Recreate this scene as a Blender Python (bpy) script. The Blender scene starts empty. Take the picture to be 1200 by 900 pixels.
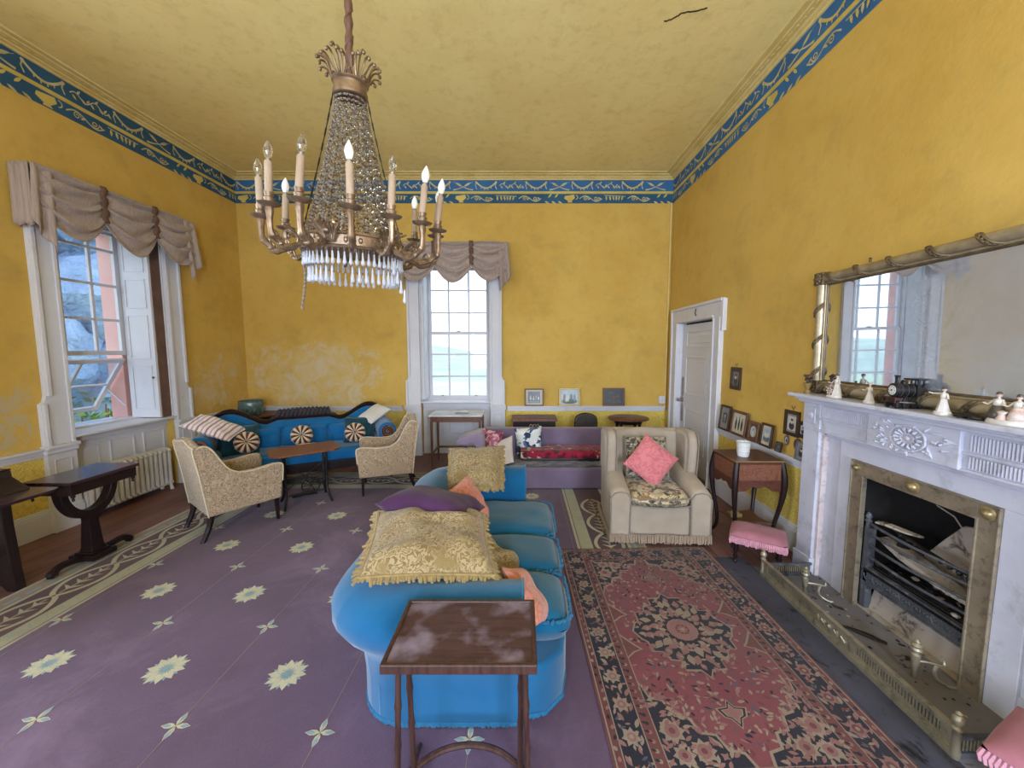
import bpy, bmesh, math, random
from mathutils import Vector, Matrix, noise
PI = math.pi
sin, cos, rad = math.sin, math.cos, math.radians
RN = random.Random(11)
SC = bpy.context.scene
COL = SC.collection

# ------------------------------------------------------------ camera, light
cam_d = bpy.data.cameras.new('camera'); cam = bpy.data.objects.new('camera', cam_d); COL.objects.link(cam)
cam_d.sensor_width = 36.0; cam_d.lens = 36.0*450/1200; cam_d.shift_x = -13/1200; cam_d.clip_start = 0.02
cam.location = (0, 0, 1.70); cam.rotation_euler = (PI/2-math.atan(41/450), 0, 0)
SC.camera = cam
SKY = 3.0
world = bpy.data.worlds.new('overcast_sky'); SC.world = world; world.use_nodes = True
wb = world.node_tree.nodes['Background']; wb.inputs[0].default_value = (.76, .87, 1.0, 1); wb.inputs[1].default_value = SKY
def area(name, loc, rot, sx, sy, power, col=(.67, .81, 1.0), portal=False):
    d = bpy.data.lights.new(name, 'AREA'); d.shape = 'RECTANGLE'; d.size = sx; d.size_y = sy; d.energy = power; d.color = col
    if portal: d.cycles.is_portal = True
    o = bpy.data.objects.new(name, d); COL.objects.link(o); o.location = loc; o.rotation_euler = rot
    return o
# daylight in the unseen left windows; the rear pair is added fill light
area('daylight_left_near', (-4.62, 1.10, 1.95), (0, -PI/2, 0), 2.1, 1.04, 96)
area('daylight_left_rear', (-4.62, -1.60, 1.95), (0, -PI/2, 0), 2.1, 1.04, 92)
area('rear_fill_a', (-1.6, -3.24, 1.95), (PI/2, 0, 0), 1.04, 2.1, 150)
area('rear_fill_b', (1.2, -3.24, 1.95), (PI/2, 0, 0), 1.04, 2.1, 315)  # added fill behind the camera, set to brighten the left wall
area('sky_portal_left', (-4.90, 4.21, 1.95), (0, -PI/2, 0), 2.2, 1.06, 1, portal=True)
area('sky_portal_back', (-1.07, 6.60, 1.95), (-PI/2, 0, 0), 1.10, 2.2, 1, portal=True)
SC.view_settings.view_transform = 'Standard'; SC.view_settings.look = 'None'
SC.view_settings.gamma = 1; SC.view_settings.use_curve_mapping = False
SC.view_settings.exposure = 0.12

# ------------------------------------------------------------ materials
def lin(h):
    h = h.lstrip('#'); o = []
    for i in (0, 2, 4):
        c = int(h[i:i+2], 16)/255
        o.append(c/12.92 if c <= .04045 else ((c+.055)/1.055)**2.4)
    return (*o, 1)
M = {}
class NM:
    def __init__(s, name):
        s.m = bpy.data.materials.new(name); s.m.use_nodes = True; s.nt = s.m.node_tree
        s.b = s.nt.nodes['Principled BSDF']; M[name] = s.m; s.tc = None
    def n(s, t, **k):
        x = s.nt.nodes.new(t)
        for a, v in k.items(): setattr(x, a, v)
        return x
    def l(s, a, b): s.nt.links.new(a, b)
    def co(s, kind='Object'):
        if not s.tc: s.tc = s.n('ShaderNodeTexCoord')
        return s.tc.outputs[kind]
    def noise(s, scale, detail=4, rough=.55, dist=0, co=None, vec=None):
        x = s.n('ShaderNodeTexNoise'); x.inputs['Scale'].default_value = scale; x.inputs['Detail'].default_value = detail
        x.inputs['Roughness'].default_value = rough; x.inputs['Distortion'].default_value = dist
        s.l(vec or co or s.co(), x.inputs['Vector']); return x.outputs['Fac']
    def ramp(s, fac, stops, interp='LINEAR'):
        x = s.n('ShaderNodeValToRGB'); x.color_ramp.interpolation = interp
        e = x.color_ramp.elements
        while len(e) < len(stops): e.new(.5)
        for q, (p, c) in zip(e, stops):
            q.position = p; q.color = c if isinstance(c, tuple) else lin(c)
        s.l(fac, x.inputs[0]); return x.outputs[0]
    def val(s, fac, lo, hi):
        return s.ramp(fac, [(lo, (0, 0, 0, 1)), (hi, (1, 1, 1, 1))])
    def mix(s, fac, a, b, mode='MIX'):
        x = s.n('ShaderNodeMix', data_type='RGBA', blend_type=mode)
        for k, v in ((0, fac), (6, a), (7, b)):
            if isinstance(v, (int, float)): x.inputs[k].default_value = v
            elif isinstance(v, str): x.inputs[k].default_value = lin(v)
            elif isinstance(v, tuple): x.inputs[k].default_value = v
            else: s.l(v, x.inputs[k])
        return x.outputs[2]
    def math(s, op, a, b=None):
        x = s.n('ShaderNodeMath', operation=op)
        for k, v in ((0, a), (1, b)):
            if v is None: continue
            if isinstance(v, (int, float)): x.inputs[k].default_value = v
            else: s.l(v, x.inputs[k])
        return x.outputs[0]
    def color(s, c): s.l(c, s.b.inputs['Base Color']) if not isinstance(c, (str, tuple)) else setattr(s.b.inputs['Base Color'], 'default_value', lin(c) if isinstance(c, str) else c)
    def bump(s, h, strength=.3, dist=.01):
        x = s.n('ShaderNodeBump'); x.inputs['Strength'].default_value = strength; x.inputs['Distance'].default_value = dist
        s.l(h, x.inputs['Height']); s.l(x.outputs[0], s.b.inputs['Normal'])
    def set(s, rough=.6, metal=0, spec=.4, sheen=0):
        s.b.inputs['Roughness'].default_value = rough; s.b.inputs['Metallic'].default_value = metal
        s.b.inputs['Specular IOR Level'].default_value = spec
        if sheen: s.b.inputs['Sheen Weight'].default_value = sheen; s.b.inputs['Sheen Roughness'].default_value = .5
        return s
def basic(name, c1, c2=None, rough=.6, metal=0, spec=.4, scale=7, lo=.35, hi=.65, bump=0, bs=60, sheen=0, bd=.004):
    m = NM(name).set(rough, metal, spec, sheen)
    if c2: m.color(m.mix(m.val(m.noise(scale), lo, hi), c1, c2))
    else: m.color(c1)
    if bump: m.bump(m.noise(bs, 3), bump, bd)
    return m
def fabric(name, c1, c2, scale=5, rough=.9, sheen=.3, weave=260, bump=.25):
    m = NM(name).set(rough, 0, .15, sheen)
    m.color(m.mix(m.val(m.noise(scale, 4), .35, .65), c1, c2))
    m.bump(m.noise(weave, 2), bump, .002)
    return m
def damask(name, c1, c2, scale=9, freq=5, thin=.5, rough=.85, c3=None, bump=.35):
    # curling scroll figure: contour bands of a distorted noise
    m = NM(name).set(rough, 0, .2, .25)
    f = m.noise(scale, 1.5, .5, .9)
    b = m.math('PINGPONG', m.math('MULTIPLY', f, freq), .5)
    k = m.val(b, thin*.5-.06, thin*.5+.06)
    base = m.mix(k, c1, c2)
    if c3: base = m.mix(m.val(m.noise(scale*.45, 3), .52, .66), base, c3)
    m.color(base); m.bump(m.math('ADD', k, m.math('MULTIPLY', m.noise(220, 2), .5)), bump, .004)
    return m
def tapestry(name, stops, scale=22, rough=.9):
    m = NM(name).set(rough, 0, .15, .2)
    v = m.n('ShaderNodeTexVoronoi'); v.inputs['Scale'].default_value = scale
    w = m.n('ShaderNodeMix', data_type='VECTOR'); w.inputs[0].default_value = .08
    nn = m.n('ShaderNodeTexNoise'); nn.inputs['Scale'].default_value = 14; m.l(m.co(), nn.inputs['Vector'])
    m.l(m.co(), w.inputs[4]); m.l(nn.outputs['Color'], w.inputs[5]); m.l(w.outputs[1], v.inputs['Vector'])
    sep = m.n('ShaderNodeSeparateColor'); m.l(v.outputs['Color'], sep.inputs[0])
    n2 = m.noise(scale*.5, 4, .6, .8)
    fac = m.math('ADD', m.math('MULTIPLY', sep.outputs[0], .45), m.math('MULTIPLY', n2, .6))
    m.color(m.ramp(fac, stops, 'CONSTANT')); m.bump(m.noise(300, 2), .3, .002)
    return m
def wood(name, c1, c2, axis=(14, 14, 1.2), rough=.35, scale=4, spec=.45, worn=None):
    m = NM(name).set(rough, 0, spec)
    mp = m.n('ShaderNodeMapping'); mp.inputs['Scale'].default_value = axis; m.l(m.co(), mp.inputs[0])
    g = m.noise(scale, 5, .6, .6, vec=mp.outputs[0])
    c = m.mix(m.val(g, .36, .66), c1, c2)
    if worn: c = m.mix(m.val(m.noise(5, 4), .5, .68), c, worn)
    m.color(c); m.bump(g, .08, .002)
    return m

# walls: yellow distemper with damp, plaster showing through and brown grime (world position)
def wallmat(name, base, dark, damp, grime=.5):
    m = NM(name).set(.88, 0, .2)
    geo = m.n('ShaderNodeNewGeometry'); pos = geo.outputs['Position']
    sep = m.n('ShaderNodeSeparateXYZ'); m.l(pos, sep.inputs[0])
    c = m.mix(m.val(m.noise(1.1, 6, .6, .3, vec=pos), .35, .75), base, dark)
    c = m.mix(m.math('MULTIPLY', m.val(m.noise(9, 5, .7, vec=pos), .5, .85), .35), c, '#a08850')
    # grime at head height and low, where people and heat pass
    g = m.math('MULTIPLY', m.val(m.noise(2.3, 6, .65, .4, vec=pos), .52, .78), grime)
    c = m.mix(g, c, '#8f7a4a')
    # damp bloom: pale grey patches in the back left corner zone, between dado and eye level
    dx = m.math('MULTIPLY', m.math('ADD', sep.outputs[0], 3.3), .62)
    dy = m.math('MULTIPLY', m.math('ADD', sep.outputs[1], -5.6), .62)
    dz = m.math('MULTIPLY', m.math('ADD', sep.outputs[2], -1.25), 1.15)
    d2 = m.math('ADD', m.math('ADD', m.math('MULTIPLY', dx, dx), m.math('MULTIPLY', dy, dy)), m.math('MULTIPLY', dz, dz))
    near = m.math('SUBTRACT', 1.0, d2)
    k = m.math('ADD', m.math('MULTIPLY', near, .42), m.math('ADD', m.math('MULTIPLY', m.noise(2.6, 7, .68, .9, vec=pos), 1.0), m.math('MULTIPLY', m.noise(8, 6, .7, .8, vec=pos), .32)))
    c = m.mix(m.math('MULTIPLY', m.math('MULTIPLY', m.val(k, .84, 1.10), .85), m.math('ADD', .25, m.math('MULTIPLY', m.val(m.noise(4.2, 6, .65, 1.0, vec=pos), .38, .62), .75))), c, damp)
    c = m.mix(m.math('MULTIPLY', m.val(m.math('ADD', k, m.math('MULTIPLY', m.noise(9, 5, .7, .8, vec=pos), .6)), 1.18, 1.38), .6), c, '#8d8878')
    # peeling by the left window, low on the left wall
    px = m.math('MULTIPLY', m.math('ADD', sep.outputs[0], 4.4), 1.5)
    py = m.math('MULTIPLY', m.math('ADD', sep.outputs[1], -2.9), .9)
    pz = m.math('MULTIPLY', m.math('ADD', sep.outputs[2], -1.1), 1.3)
    p2 = m.math('ADD', m.math('ADD', m.math('MULTIPLY', px, px), m.math('MULTIPLY', py, py)), m.math('MULTIPLY', pz, pz))
    kp = m.math('ADD', m.math('MULTIPLY', m.math('SUBTRACT', 1.0, p2), .5), m.math('MULTIPLY', m.noise(6, 7, .7, .5, vec=pos), .9))
    c = m.mix(m.math('MULTIPLY', m.val(kp, .86, .92), .8), c, '#b5a888')
    m.color(c)
    m.bump(m.math('ADD', m.noise(14, 5, .6, vec=pos), m.math('MULTIPLY', m.val(kp, .86, .92), -1.0)), .22, .01)
    return m
wallmat('wall_paint', '#cfac5b', '#c29c49', '#c6bba2', .36)
wallmat('ceiling_paint', '#f0dc98', '#e9d188', '#d8cca4', .05)
def dado_paper():
    m = NM('dado_paper').set(.85, 0, .2)
    geo = m.n('ShaderNodeNewGeometry'); pos = geo.outputs['Position']
    f = m.noise(16, 1, .5, 1.0, vec=pos); b = m.math('PINGPONG', m.math('MULTIPLY', f, 7), .5)
    c = m.mix(m.val(b, .2, .3), '#e6cd6c', '#d0b55a')
    c = m.mix(m.math('MULTIPLY', m.val(m.noise(1.6, 6, .65, vec=pos), .48, .75), .55), c, '#a98c4c')
    m.color(c); m.bump(b, .3, .003)
dado_paper()
def planks():
    m = NM('floor_boards').set(.5, 0, .4)
    geo = m.n('ShaderNodeNewGeometry'); pos = geo.outputs['Position']
    mp = m.n('ShaderNodeMapping'); mp.inputs['Rotation'].default_value = (0, 0, PI/2); m.l(pos, mp.inputs[0])
    br = m.n('ShaderNodeTexBrick'); br.inputs['Scale'].default_value = 1; br.inputs['Mortar Size'].default_value = .004
    br.inputs['Brick Width'].default_value = 3.1; br.inputs['Row Height'].default_value = .16
    br.inputs['Color1'].default_value = lin('#75504c'); br.inputs['Color2'].default_value = lin('#66433f'); br.inputs['Mortar'].default_value = lin('#2a1a18')
    m.l(mp.outputs[0], br.inputs['Vector'])
    m2 = m.n('ShaderNodeMapping'); m2.inputs['Scale'].default_value = (12, .8, 1); m.l(pos, m2.inputs[0])
    g = m.noise(3, 5, .6, .4, vec=m2.outputs[0])
    c = m.mix(m.math('MULTIPLY', m.val(g, .4, .7), .5), br.outputs['Color'], '#86625c')
    c = m.mix(m.math('MULTIPLY', m.val(m.noise(1.3, 5, .6, vec=pos), .5, .7), .6), c, '#8a7068')
    m.color(c); m.bump(br.outputs['Fac'], -.3, .004)
planks()
def stained(name, c1, c2, c3, s1=2, s2=9, lo=.5, hi=.62, rough=.7, bump=.2, bs=25):
    m = NM(name).set(rough, 0, .3)
    geo = m.n('ShaderNodeNewGeometry'); pos = geo.outputs['Position']
    c = m.mix(m.val(m.noise(s1, 6, .65, .4, vec=pos), .35, .65), c1, c2)
    c = m.mix(m.val(m.noise(s2, 6, .7, .5, vec=pos), lo, hi), c, c3)
    m.color(c); m.bump(m.noise(bs, 4, vec=pos), bump, .006)
    return m
stained('hearth_slab', '#7a767a', '#666367', '#312e30', 2.2, 7, .60, .68, .8)
stained('margin_slab', '#4d4e5e', '#3b3c49', '#1f2026', 2.0, 7, .56, .66, .6)
stained('soot_brick', '#1c1a1a', '#120f10', '#2b2828', 3, 10, .55, .75, .9)
stained('white_paint', '#d4d3da', '#c9c8d0', '#b3aeb0', 1.2, 5, .60, .85, .45, .05)
stained('marble_white', '#c4c5d4', '#b3b4c4', '#92929c', 2.4, 4, .56, .74, .4, .06)
stained('marble_pink', '#cbbfc0', '#bdaeb0', '#9c8c8a', 3, 18, .5, .7, .4, .05)
stained('brass_old', '#9c8f7a', '#85796a', '#5f564a', 5, 16, .5, .7, .42, .08)
M['brass_old'].node_tree.nodes['Principled BSDF'].inputs['Metallic'].default_value = .45
stained('brass_fender', '#a39a86', '#8b8371', '#625c50', 5, 20, .52, .72, .40, .08)
M['brass_fender'].node_tree.nodes['Principled BSDF'].inputs['Metallic'].default_value = .5
basic('brass_bright', '#a08c64', '#7d6c4c', .38, .55, scale=20)
stained('iron_grate', '#55565d', '#3f3f45', '#85868f', 6, 22, .55, .75, .5, .1)
stained('ash_slab', '#b0a59c', '#968b82', '#4a423d', 3, 8, .52, .62, .9)
basic('iron_black', '#1a1819', '#262324', .5, .3, scale=20)
wood('dark_mahogany', '#1a1012', '#271719', rough=.42, spec=.22)
wood('black_wood', '#1b1213', '#2a1b1b', rough=.35)
wood('mahogany_top', '#2a1a1f', '#3a262c', (10, 1.0, 10), .2)
wood('bamboo_dark', '#33201d', '#4d332d', rough=.4)
wood('walnut', '#5b3a2c', '#744d3a', rough=.4)
wood('tray_top', '#3f2a2b', '#51393a', (1.2, 14, 14), .30, worn='#857a90')  # pale wear, its lilac tint painting in the top's reflections
def marquetry(name, c1, c2, c3, scale=7):
    m = NM(name).set(.35, 0, .4)
    mp = m.n('ShaderNodeMapping'); mp.inputs['Scale'].default_value = (3, 14, 14); m.l(m.co(), mp.inputs[0])
    g = m.noise(3, 5, .6, .5, vec=mp.outputs[0])
    c = m.mix(m.val(g, .35, .65), c1, c2)
    f = m.noise(scale, 1, .5, 1.1); b = m.math('PINGPONG', m.math('MULTIPLY', f, 6), .5)
    c = m.mix(m.math('MULTIPLY', m.val(b, .33, .40), .7), c, c3)
    m.color(c)
marquetry('marquetry', '#4c2a20', '#59352a', '#603a2c')
marquetry('table_marquetry', '#704635', '#7f5341', '#63392c', 9)
# fabrics
fabric('blue_linen', '#0c5380', '#125c8a', 4, bump=.35)
fabric('blue_seat', '#135a80', '#105274', 4, bump=.35)
fabric('blue_fringe', '#1d6c98', '#175f88', 40, weave=120, bump=.8)
fabric('settee_blue', '#0f5c94', '#15659e', 5)
fabric('teal_dark', '#123845', '#17424f', 6)
fabric('plum_velvet', '#3c2240', '#492a4e', 4, sheen=.12)
damask('salmon_damask', '#c98576', '#bc7668', 12, 5, .5)
damask('pink_damask', '#c9767a', '#b9666d', 12, 5, .55)
damask('gold_damask', '#77633f', '#9f8d6c', 26, 6, .45, c3='#86724c')
damask('chair_damask', '#8a755c', '#b39f88', 26, 6, .5, c3='#a18b74')
fabric('gold_fringe', '#9a8558', '#857148', 40, weave=120, bump=.8)
fabric('cream_piping', '#cdbfa4', '#bdae93', 30)
fabric('lilac_cloth', '#6f6076', '#7b6b81', 3)
fabric('lilac_light', '#8b7d99', '#9689a2', 4)
fabric('grey_throw', '#4b474f', '#6b6670', 14)
fabric('oatmeal_velvet', '#a89a8c', '#978978', 3, sheen=.12)
fabric('oatmeal_fringe', '#a58f7c', '#94806d', 60)
fabric('grey_piping', '#7a7066', '#857b70', 30)
fabric('white_ticking', '#cfc6c4', '#c4bab9', 9)
fabric('pink_seat_velvet', '#a8707e', '#9e6674', 8, sheen=.12)
fabric('pink_fringe', '#c890a0', '#b67f90', 50, weave=100, bump=.8)
fabric('cream_leather', '#d9c7a8', '#cdb995', 20, .5)
fabric('maroon_leather', '#4a1f28', '#571f2c', 20, .5)
tapestry('tapestry_seat', [(0, '#3c3a30'), (.3, '#5c5442'), (.42, '#a89a7c'), (.56, '#bfae8c'), (.68, '#8a6a4a'), (.78, '#c9bda0'), (.88, '#7c4a40')], 26)
tapestry('tapestry_border', [(0, '#45413a'), (.34, '#4c4640'), (.46, '#8d8370'), (.58, '#a89d88'), (.72, '#57503f'), (.85, '#544d42')], 40)
tapestry('red_kilim', [(0, '#5a1826'), (.40, '#8a1f36'), (.56, '#962640'), (.66, '#3b3436'), (.72, '#b8a590'), (.82, '#a03048')], 18)
tapestry('blue_white_print', [(0, '#2c3c5c'), (.38, '#4d6284'), (.46, '#c9ccd0'), (.60, '#d6d6d4'), (.78, '#8b9bb0'), (.86, '#3b4b6c')], 12)
tapestry('pink_print', [(0, '#6a2c40'), (.38, '#8a4458'), (.55, '#a86474'), (.68, '#c9a0a4'), (.8, '#7a3850')], 24)
def stripes(name, stops, freq=55, axis=0):
    m = NM(name).set(.9, 0, .15, .2)
    s = m.n('ShaderNodeSeparateXYZ'); m.l(m.co(), s.inputs[0])
    f = m.math('PINGPONG', m.math('MULTIPLY', s.outputs[axis], freq*.5), .5)
    m.color(m.ramp(m.math('MULTIPLY', f, 2.0), stops)); m.bump(m.noise(220, 2), .2, .002)
stripes('striped_ticking', [(.0, '#8f7484'), (.20, '#a88a98'), (.26, '#e6dcde'), (.80, '#e6dcde'), (.88, '#bfa0ac'), (1, '#b594a2')], 22, 0)
stripes('ribbed_cream', [(0, '#b9b6b2'), (.3, '#cfccc8'), (1, '#d3d1cd')], 60, 0)
def silk():
    m = NM('taupe_silk').set(.55, 0, .35, .3)
    mp = m.n('ShaderNodeMapping'); mp.inputs['Scale'].default_value = (30, 30, 1.2); m.l(m.co(), mp.inputs[0])
    g = m.noise(2.2, 4, .6, .3, vec=mp.outputs[0])
    m.color(m.mix(m.val(g, .35, .66), '#94827a', '#a9988f')); m.bump(g, .15, .003)
silk()
basic('strap_brown', '#5d4438', '#6d5144', .7)
# carpet & rug dyes
def dye(name, c1, c2, c3=None, s=3.0, lo=.45, hi=.7):
    m = NM(name).set(.95, 0, .1, .15)
    geo = m.n('ShaderNodeNewGeometry'); pos = geo.outputs['Position']
    c = m.mix(m.val(m.noise(s, 6, .65, .4, vec=pos), .35, .68), c1, c2)
    c = m.mix(m.math('MULTIPLY', m.val(m.noise(160, 2, vec=pos), .3, .8), .25), c, (.02, .015, .02, 1))
    if c3: c = m.mix(m.math('MULTIPLY', m.val(m.noise(1.1, 6, .7, .5, vec=pos), lo, hi), .8), c, c3)
    m.color(c); m.bump(m.noise(300, 2, vec=pos), .35, .003)
dye('carpet_plum', '#5c4860', '#66516b', '#7a657f', 2.2, .50, .72)
dye('carpet_brown', '#4a3238', '#573a40', '#64484c')
dye('carpet_cream', '#b9b29a', '#a79f88', '#8f8672', 3)
dye('carpet_sage', '#a9a78f', '#9b9a86', '#8a8776', 3)
dye('carpet_petal', '#c2bda2', '#b4af96', None, 6)
dye('carpet_bluegrey', '#7f97a0', '#8aa0a6', None, 6)
dye('carpet_tan', '#9a8872', '#8b7a66', '#776857')
dye('rug_red', '#743d47', '#7e464e', '#644a49', 3, .5, .68)
dye('rug_navy', '#20202c', '#292834', '#3b3434', 4, .55, .75)
dye('rug_rose', '#8f6a68', '#80595a', '#705753', 4)
dye('rug_tan', '#96867a', '#877769', '#71635a', 4)
dye('rug_brick', '#663839', '#704244', '#594540', 4)
dye('rug_slate', '#4f5462', '#474a58', None, 4)
# misc
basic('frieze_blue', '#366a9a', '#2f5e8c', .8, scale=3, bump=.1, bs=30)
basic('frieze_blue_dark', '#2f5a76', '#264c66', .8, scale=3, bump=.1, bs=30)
basic('frieze_yellow', '#cdb763', '#bda552', .8, scale=6)
basic('frieze_pale', '#c4bd92', '#b0a26a', .8, scale=9)
basic('cornice_yellow', '#dcc584', '#d0b46c', .8, scale=5, bump=.3, bs=50)
basic('crack_dark', '#3a2a1c', '#4a3624', .9)
basic('candle_sleeve', '#a8937f', '#98836f', .6, scale=8)
basic('gilt_chandelier', '#967e66', '#6e5a49', .38, .6, scale=24, bump=.2, bs=60)
basic('gilt_frame', '#786850', '#5b4d3c', .42, .45, scale=14, bump=.25, bs=70)
basic('gilt_pale', '#b0a084', '#94846a', .4, .45, scale=14)
basic('pewter', '#9a9088', '#7d746c', .4, .5, scale=20)
basic('porcelain', '#d2ccc6', '#bfb6ae', .25, 0, .5, scale=30)
basic('porcelain_rose', '#b89088', '#d0c4bc', .3, 0, .5, scale=50)
basic('porcelain_dark', '#3c3c38', '#54463e', .35, 0, .5, scale=60)
basic('skin_china', '#cfae9c', '#c4a18f', .35)
basic('white_cup', '#d9dad8', '#c9cbc8', .35)
basic('paper', '#dedcd6', '#cfccc4', .8)
basic('linen_white', '#d6dae2', '#bcc0c8', .8)
basic('radiator_paint', '#cfcac6', '#bfb8b2', .45, scale=6)
basic('leather_black', '#2a2622', '#39322c', .5, scale=12, bump=.3, bs=40)
basic('loco_black', '#1d1b1d', '#2b2829', .4, .2, scale=14)
basic('loco_red', '#4a2a28', '#3b2422', .5)
basic('photo_dark', '#2b2f3c', '#3b3d48', .3, scale=22)
basic('photo_grey', '#77787e', '#5a5b62', .3, scale=18)
basic('photo_pale', '#c6c4bc', '#b6b3aa', .35, scale=10)
basic('photo_sky', '#a9b4bd', '#8fa0ae', .35, scale=10)
basic('photo_green', '#4a5848', '#39473a', .4, scale=14)
basic('mount_cream', '#c9beaa', '#bbb09b', .6)
basic('mount_grey', '#8f8a84', '#827d78', .6)
basic('frame_dark', '#33231e', '#452f28', .4)
basic('frame_brown', '#5c4034', '#6b4c3e', .45)
basic('frame_gold', '#8c7448', '#a08a58', .4, .4)
basic('leaf_green', '#4d7038', '#6a8a4a', .6, scale=3)
basic('leaf_far', '#8f9f92', '#a8b3a8', .9, scale=.3)  # pale haze of distance put into the hillside colour
basic('leaf_blue', '#7289aa', '#8aa0c0', .9, scale=2.2, bump=.8, bs=3, bd=.3)  # bluish haze mixed into the leaf colour
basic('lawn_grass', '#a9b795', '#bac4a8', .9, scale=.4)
basic('render_pink', '#d8a8a2', '#cf9b96', .9, scale=2)
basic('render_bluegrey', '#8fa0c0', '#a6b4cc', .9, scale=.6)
basic('teal_glazed', '#465c5a', '#627876', .25, 0, .6, scale=30, bump=.4, bs=40)
def glassy(name, tint=(.9, .96, 1, 1), mixw=.9):
    m = NM(name); nt = m.nt
    tr = m.n('ShaderNodeBsdfTransparent'); tr.inputs[0].default_value = tint
    gl = m.n('ShaderNodeBsdfGlossy'); gl.inputs['Roughness'].default_value = .03
    mx = m.n('ShaderNodeMixShader'); mx.inputs[0].default_value = 1-mixw
    m.l(tr.outputs[0], mx.inputs[1]); m.l(gl.outputs[0], mx.inputs[2])
    m.l(mx.outputs[0], nt.nodes['Material Output'].inputs[0])
glassy('window_glass', (.95, .98, 1, 1), .95)
glassy('dusty_glass', (.80, .86, .92, 1), .90)
def crystal(name, base, tr, rough):
    m = NM(name).set(rough, 0, .8); m.color(base)
    m.b.inputs['Transmission Weight'].default_value = tr; m.b.inputs['IOR'].default_value = 1.5
crystal('crystal_drop', '#e2e6f2', .45, .12)
crystal('crystal_bead', '#948a80', .25, .18)
crystal('bulb_glass', '#d8d0c2', .92, .05)
crystal('bulb_white', '#f0eee8', .0, .3)
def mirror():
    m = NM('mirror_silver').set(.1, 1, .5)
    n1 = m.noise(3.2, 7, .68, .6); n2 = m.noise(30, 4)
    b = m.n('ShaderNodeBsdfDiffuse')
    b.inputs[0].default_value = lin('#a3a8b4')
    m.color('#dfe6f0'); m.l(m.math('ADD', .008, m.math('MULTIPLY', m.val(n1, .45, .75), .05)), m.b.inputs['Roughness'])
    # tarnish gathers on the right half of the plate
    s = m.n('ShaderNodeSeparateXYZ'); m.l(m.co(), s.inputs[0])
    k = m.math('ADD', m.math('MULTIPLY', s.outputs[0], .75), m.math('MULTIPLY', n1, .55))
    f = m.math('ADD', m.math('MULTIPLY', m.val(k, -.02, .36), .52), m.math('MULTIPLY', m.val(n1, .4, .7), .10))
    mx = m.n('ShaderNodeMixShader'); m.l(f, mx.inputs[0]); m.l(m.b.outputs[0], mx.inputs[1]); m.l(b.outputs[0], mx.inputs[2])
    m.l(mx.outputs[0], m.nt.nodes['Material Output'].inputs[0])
mirror()

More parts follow.
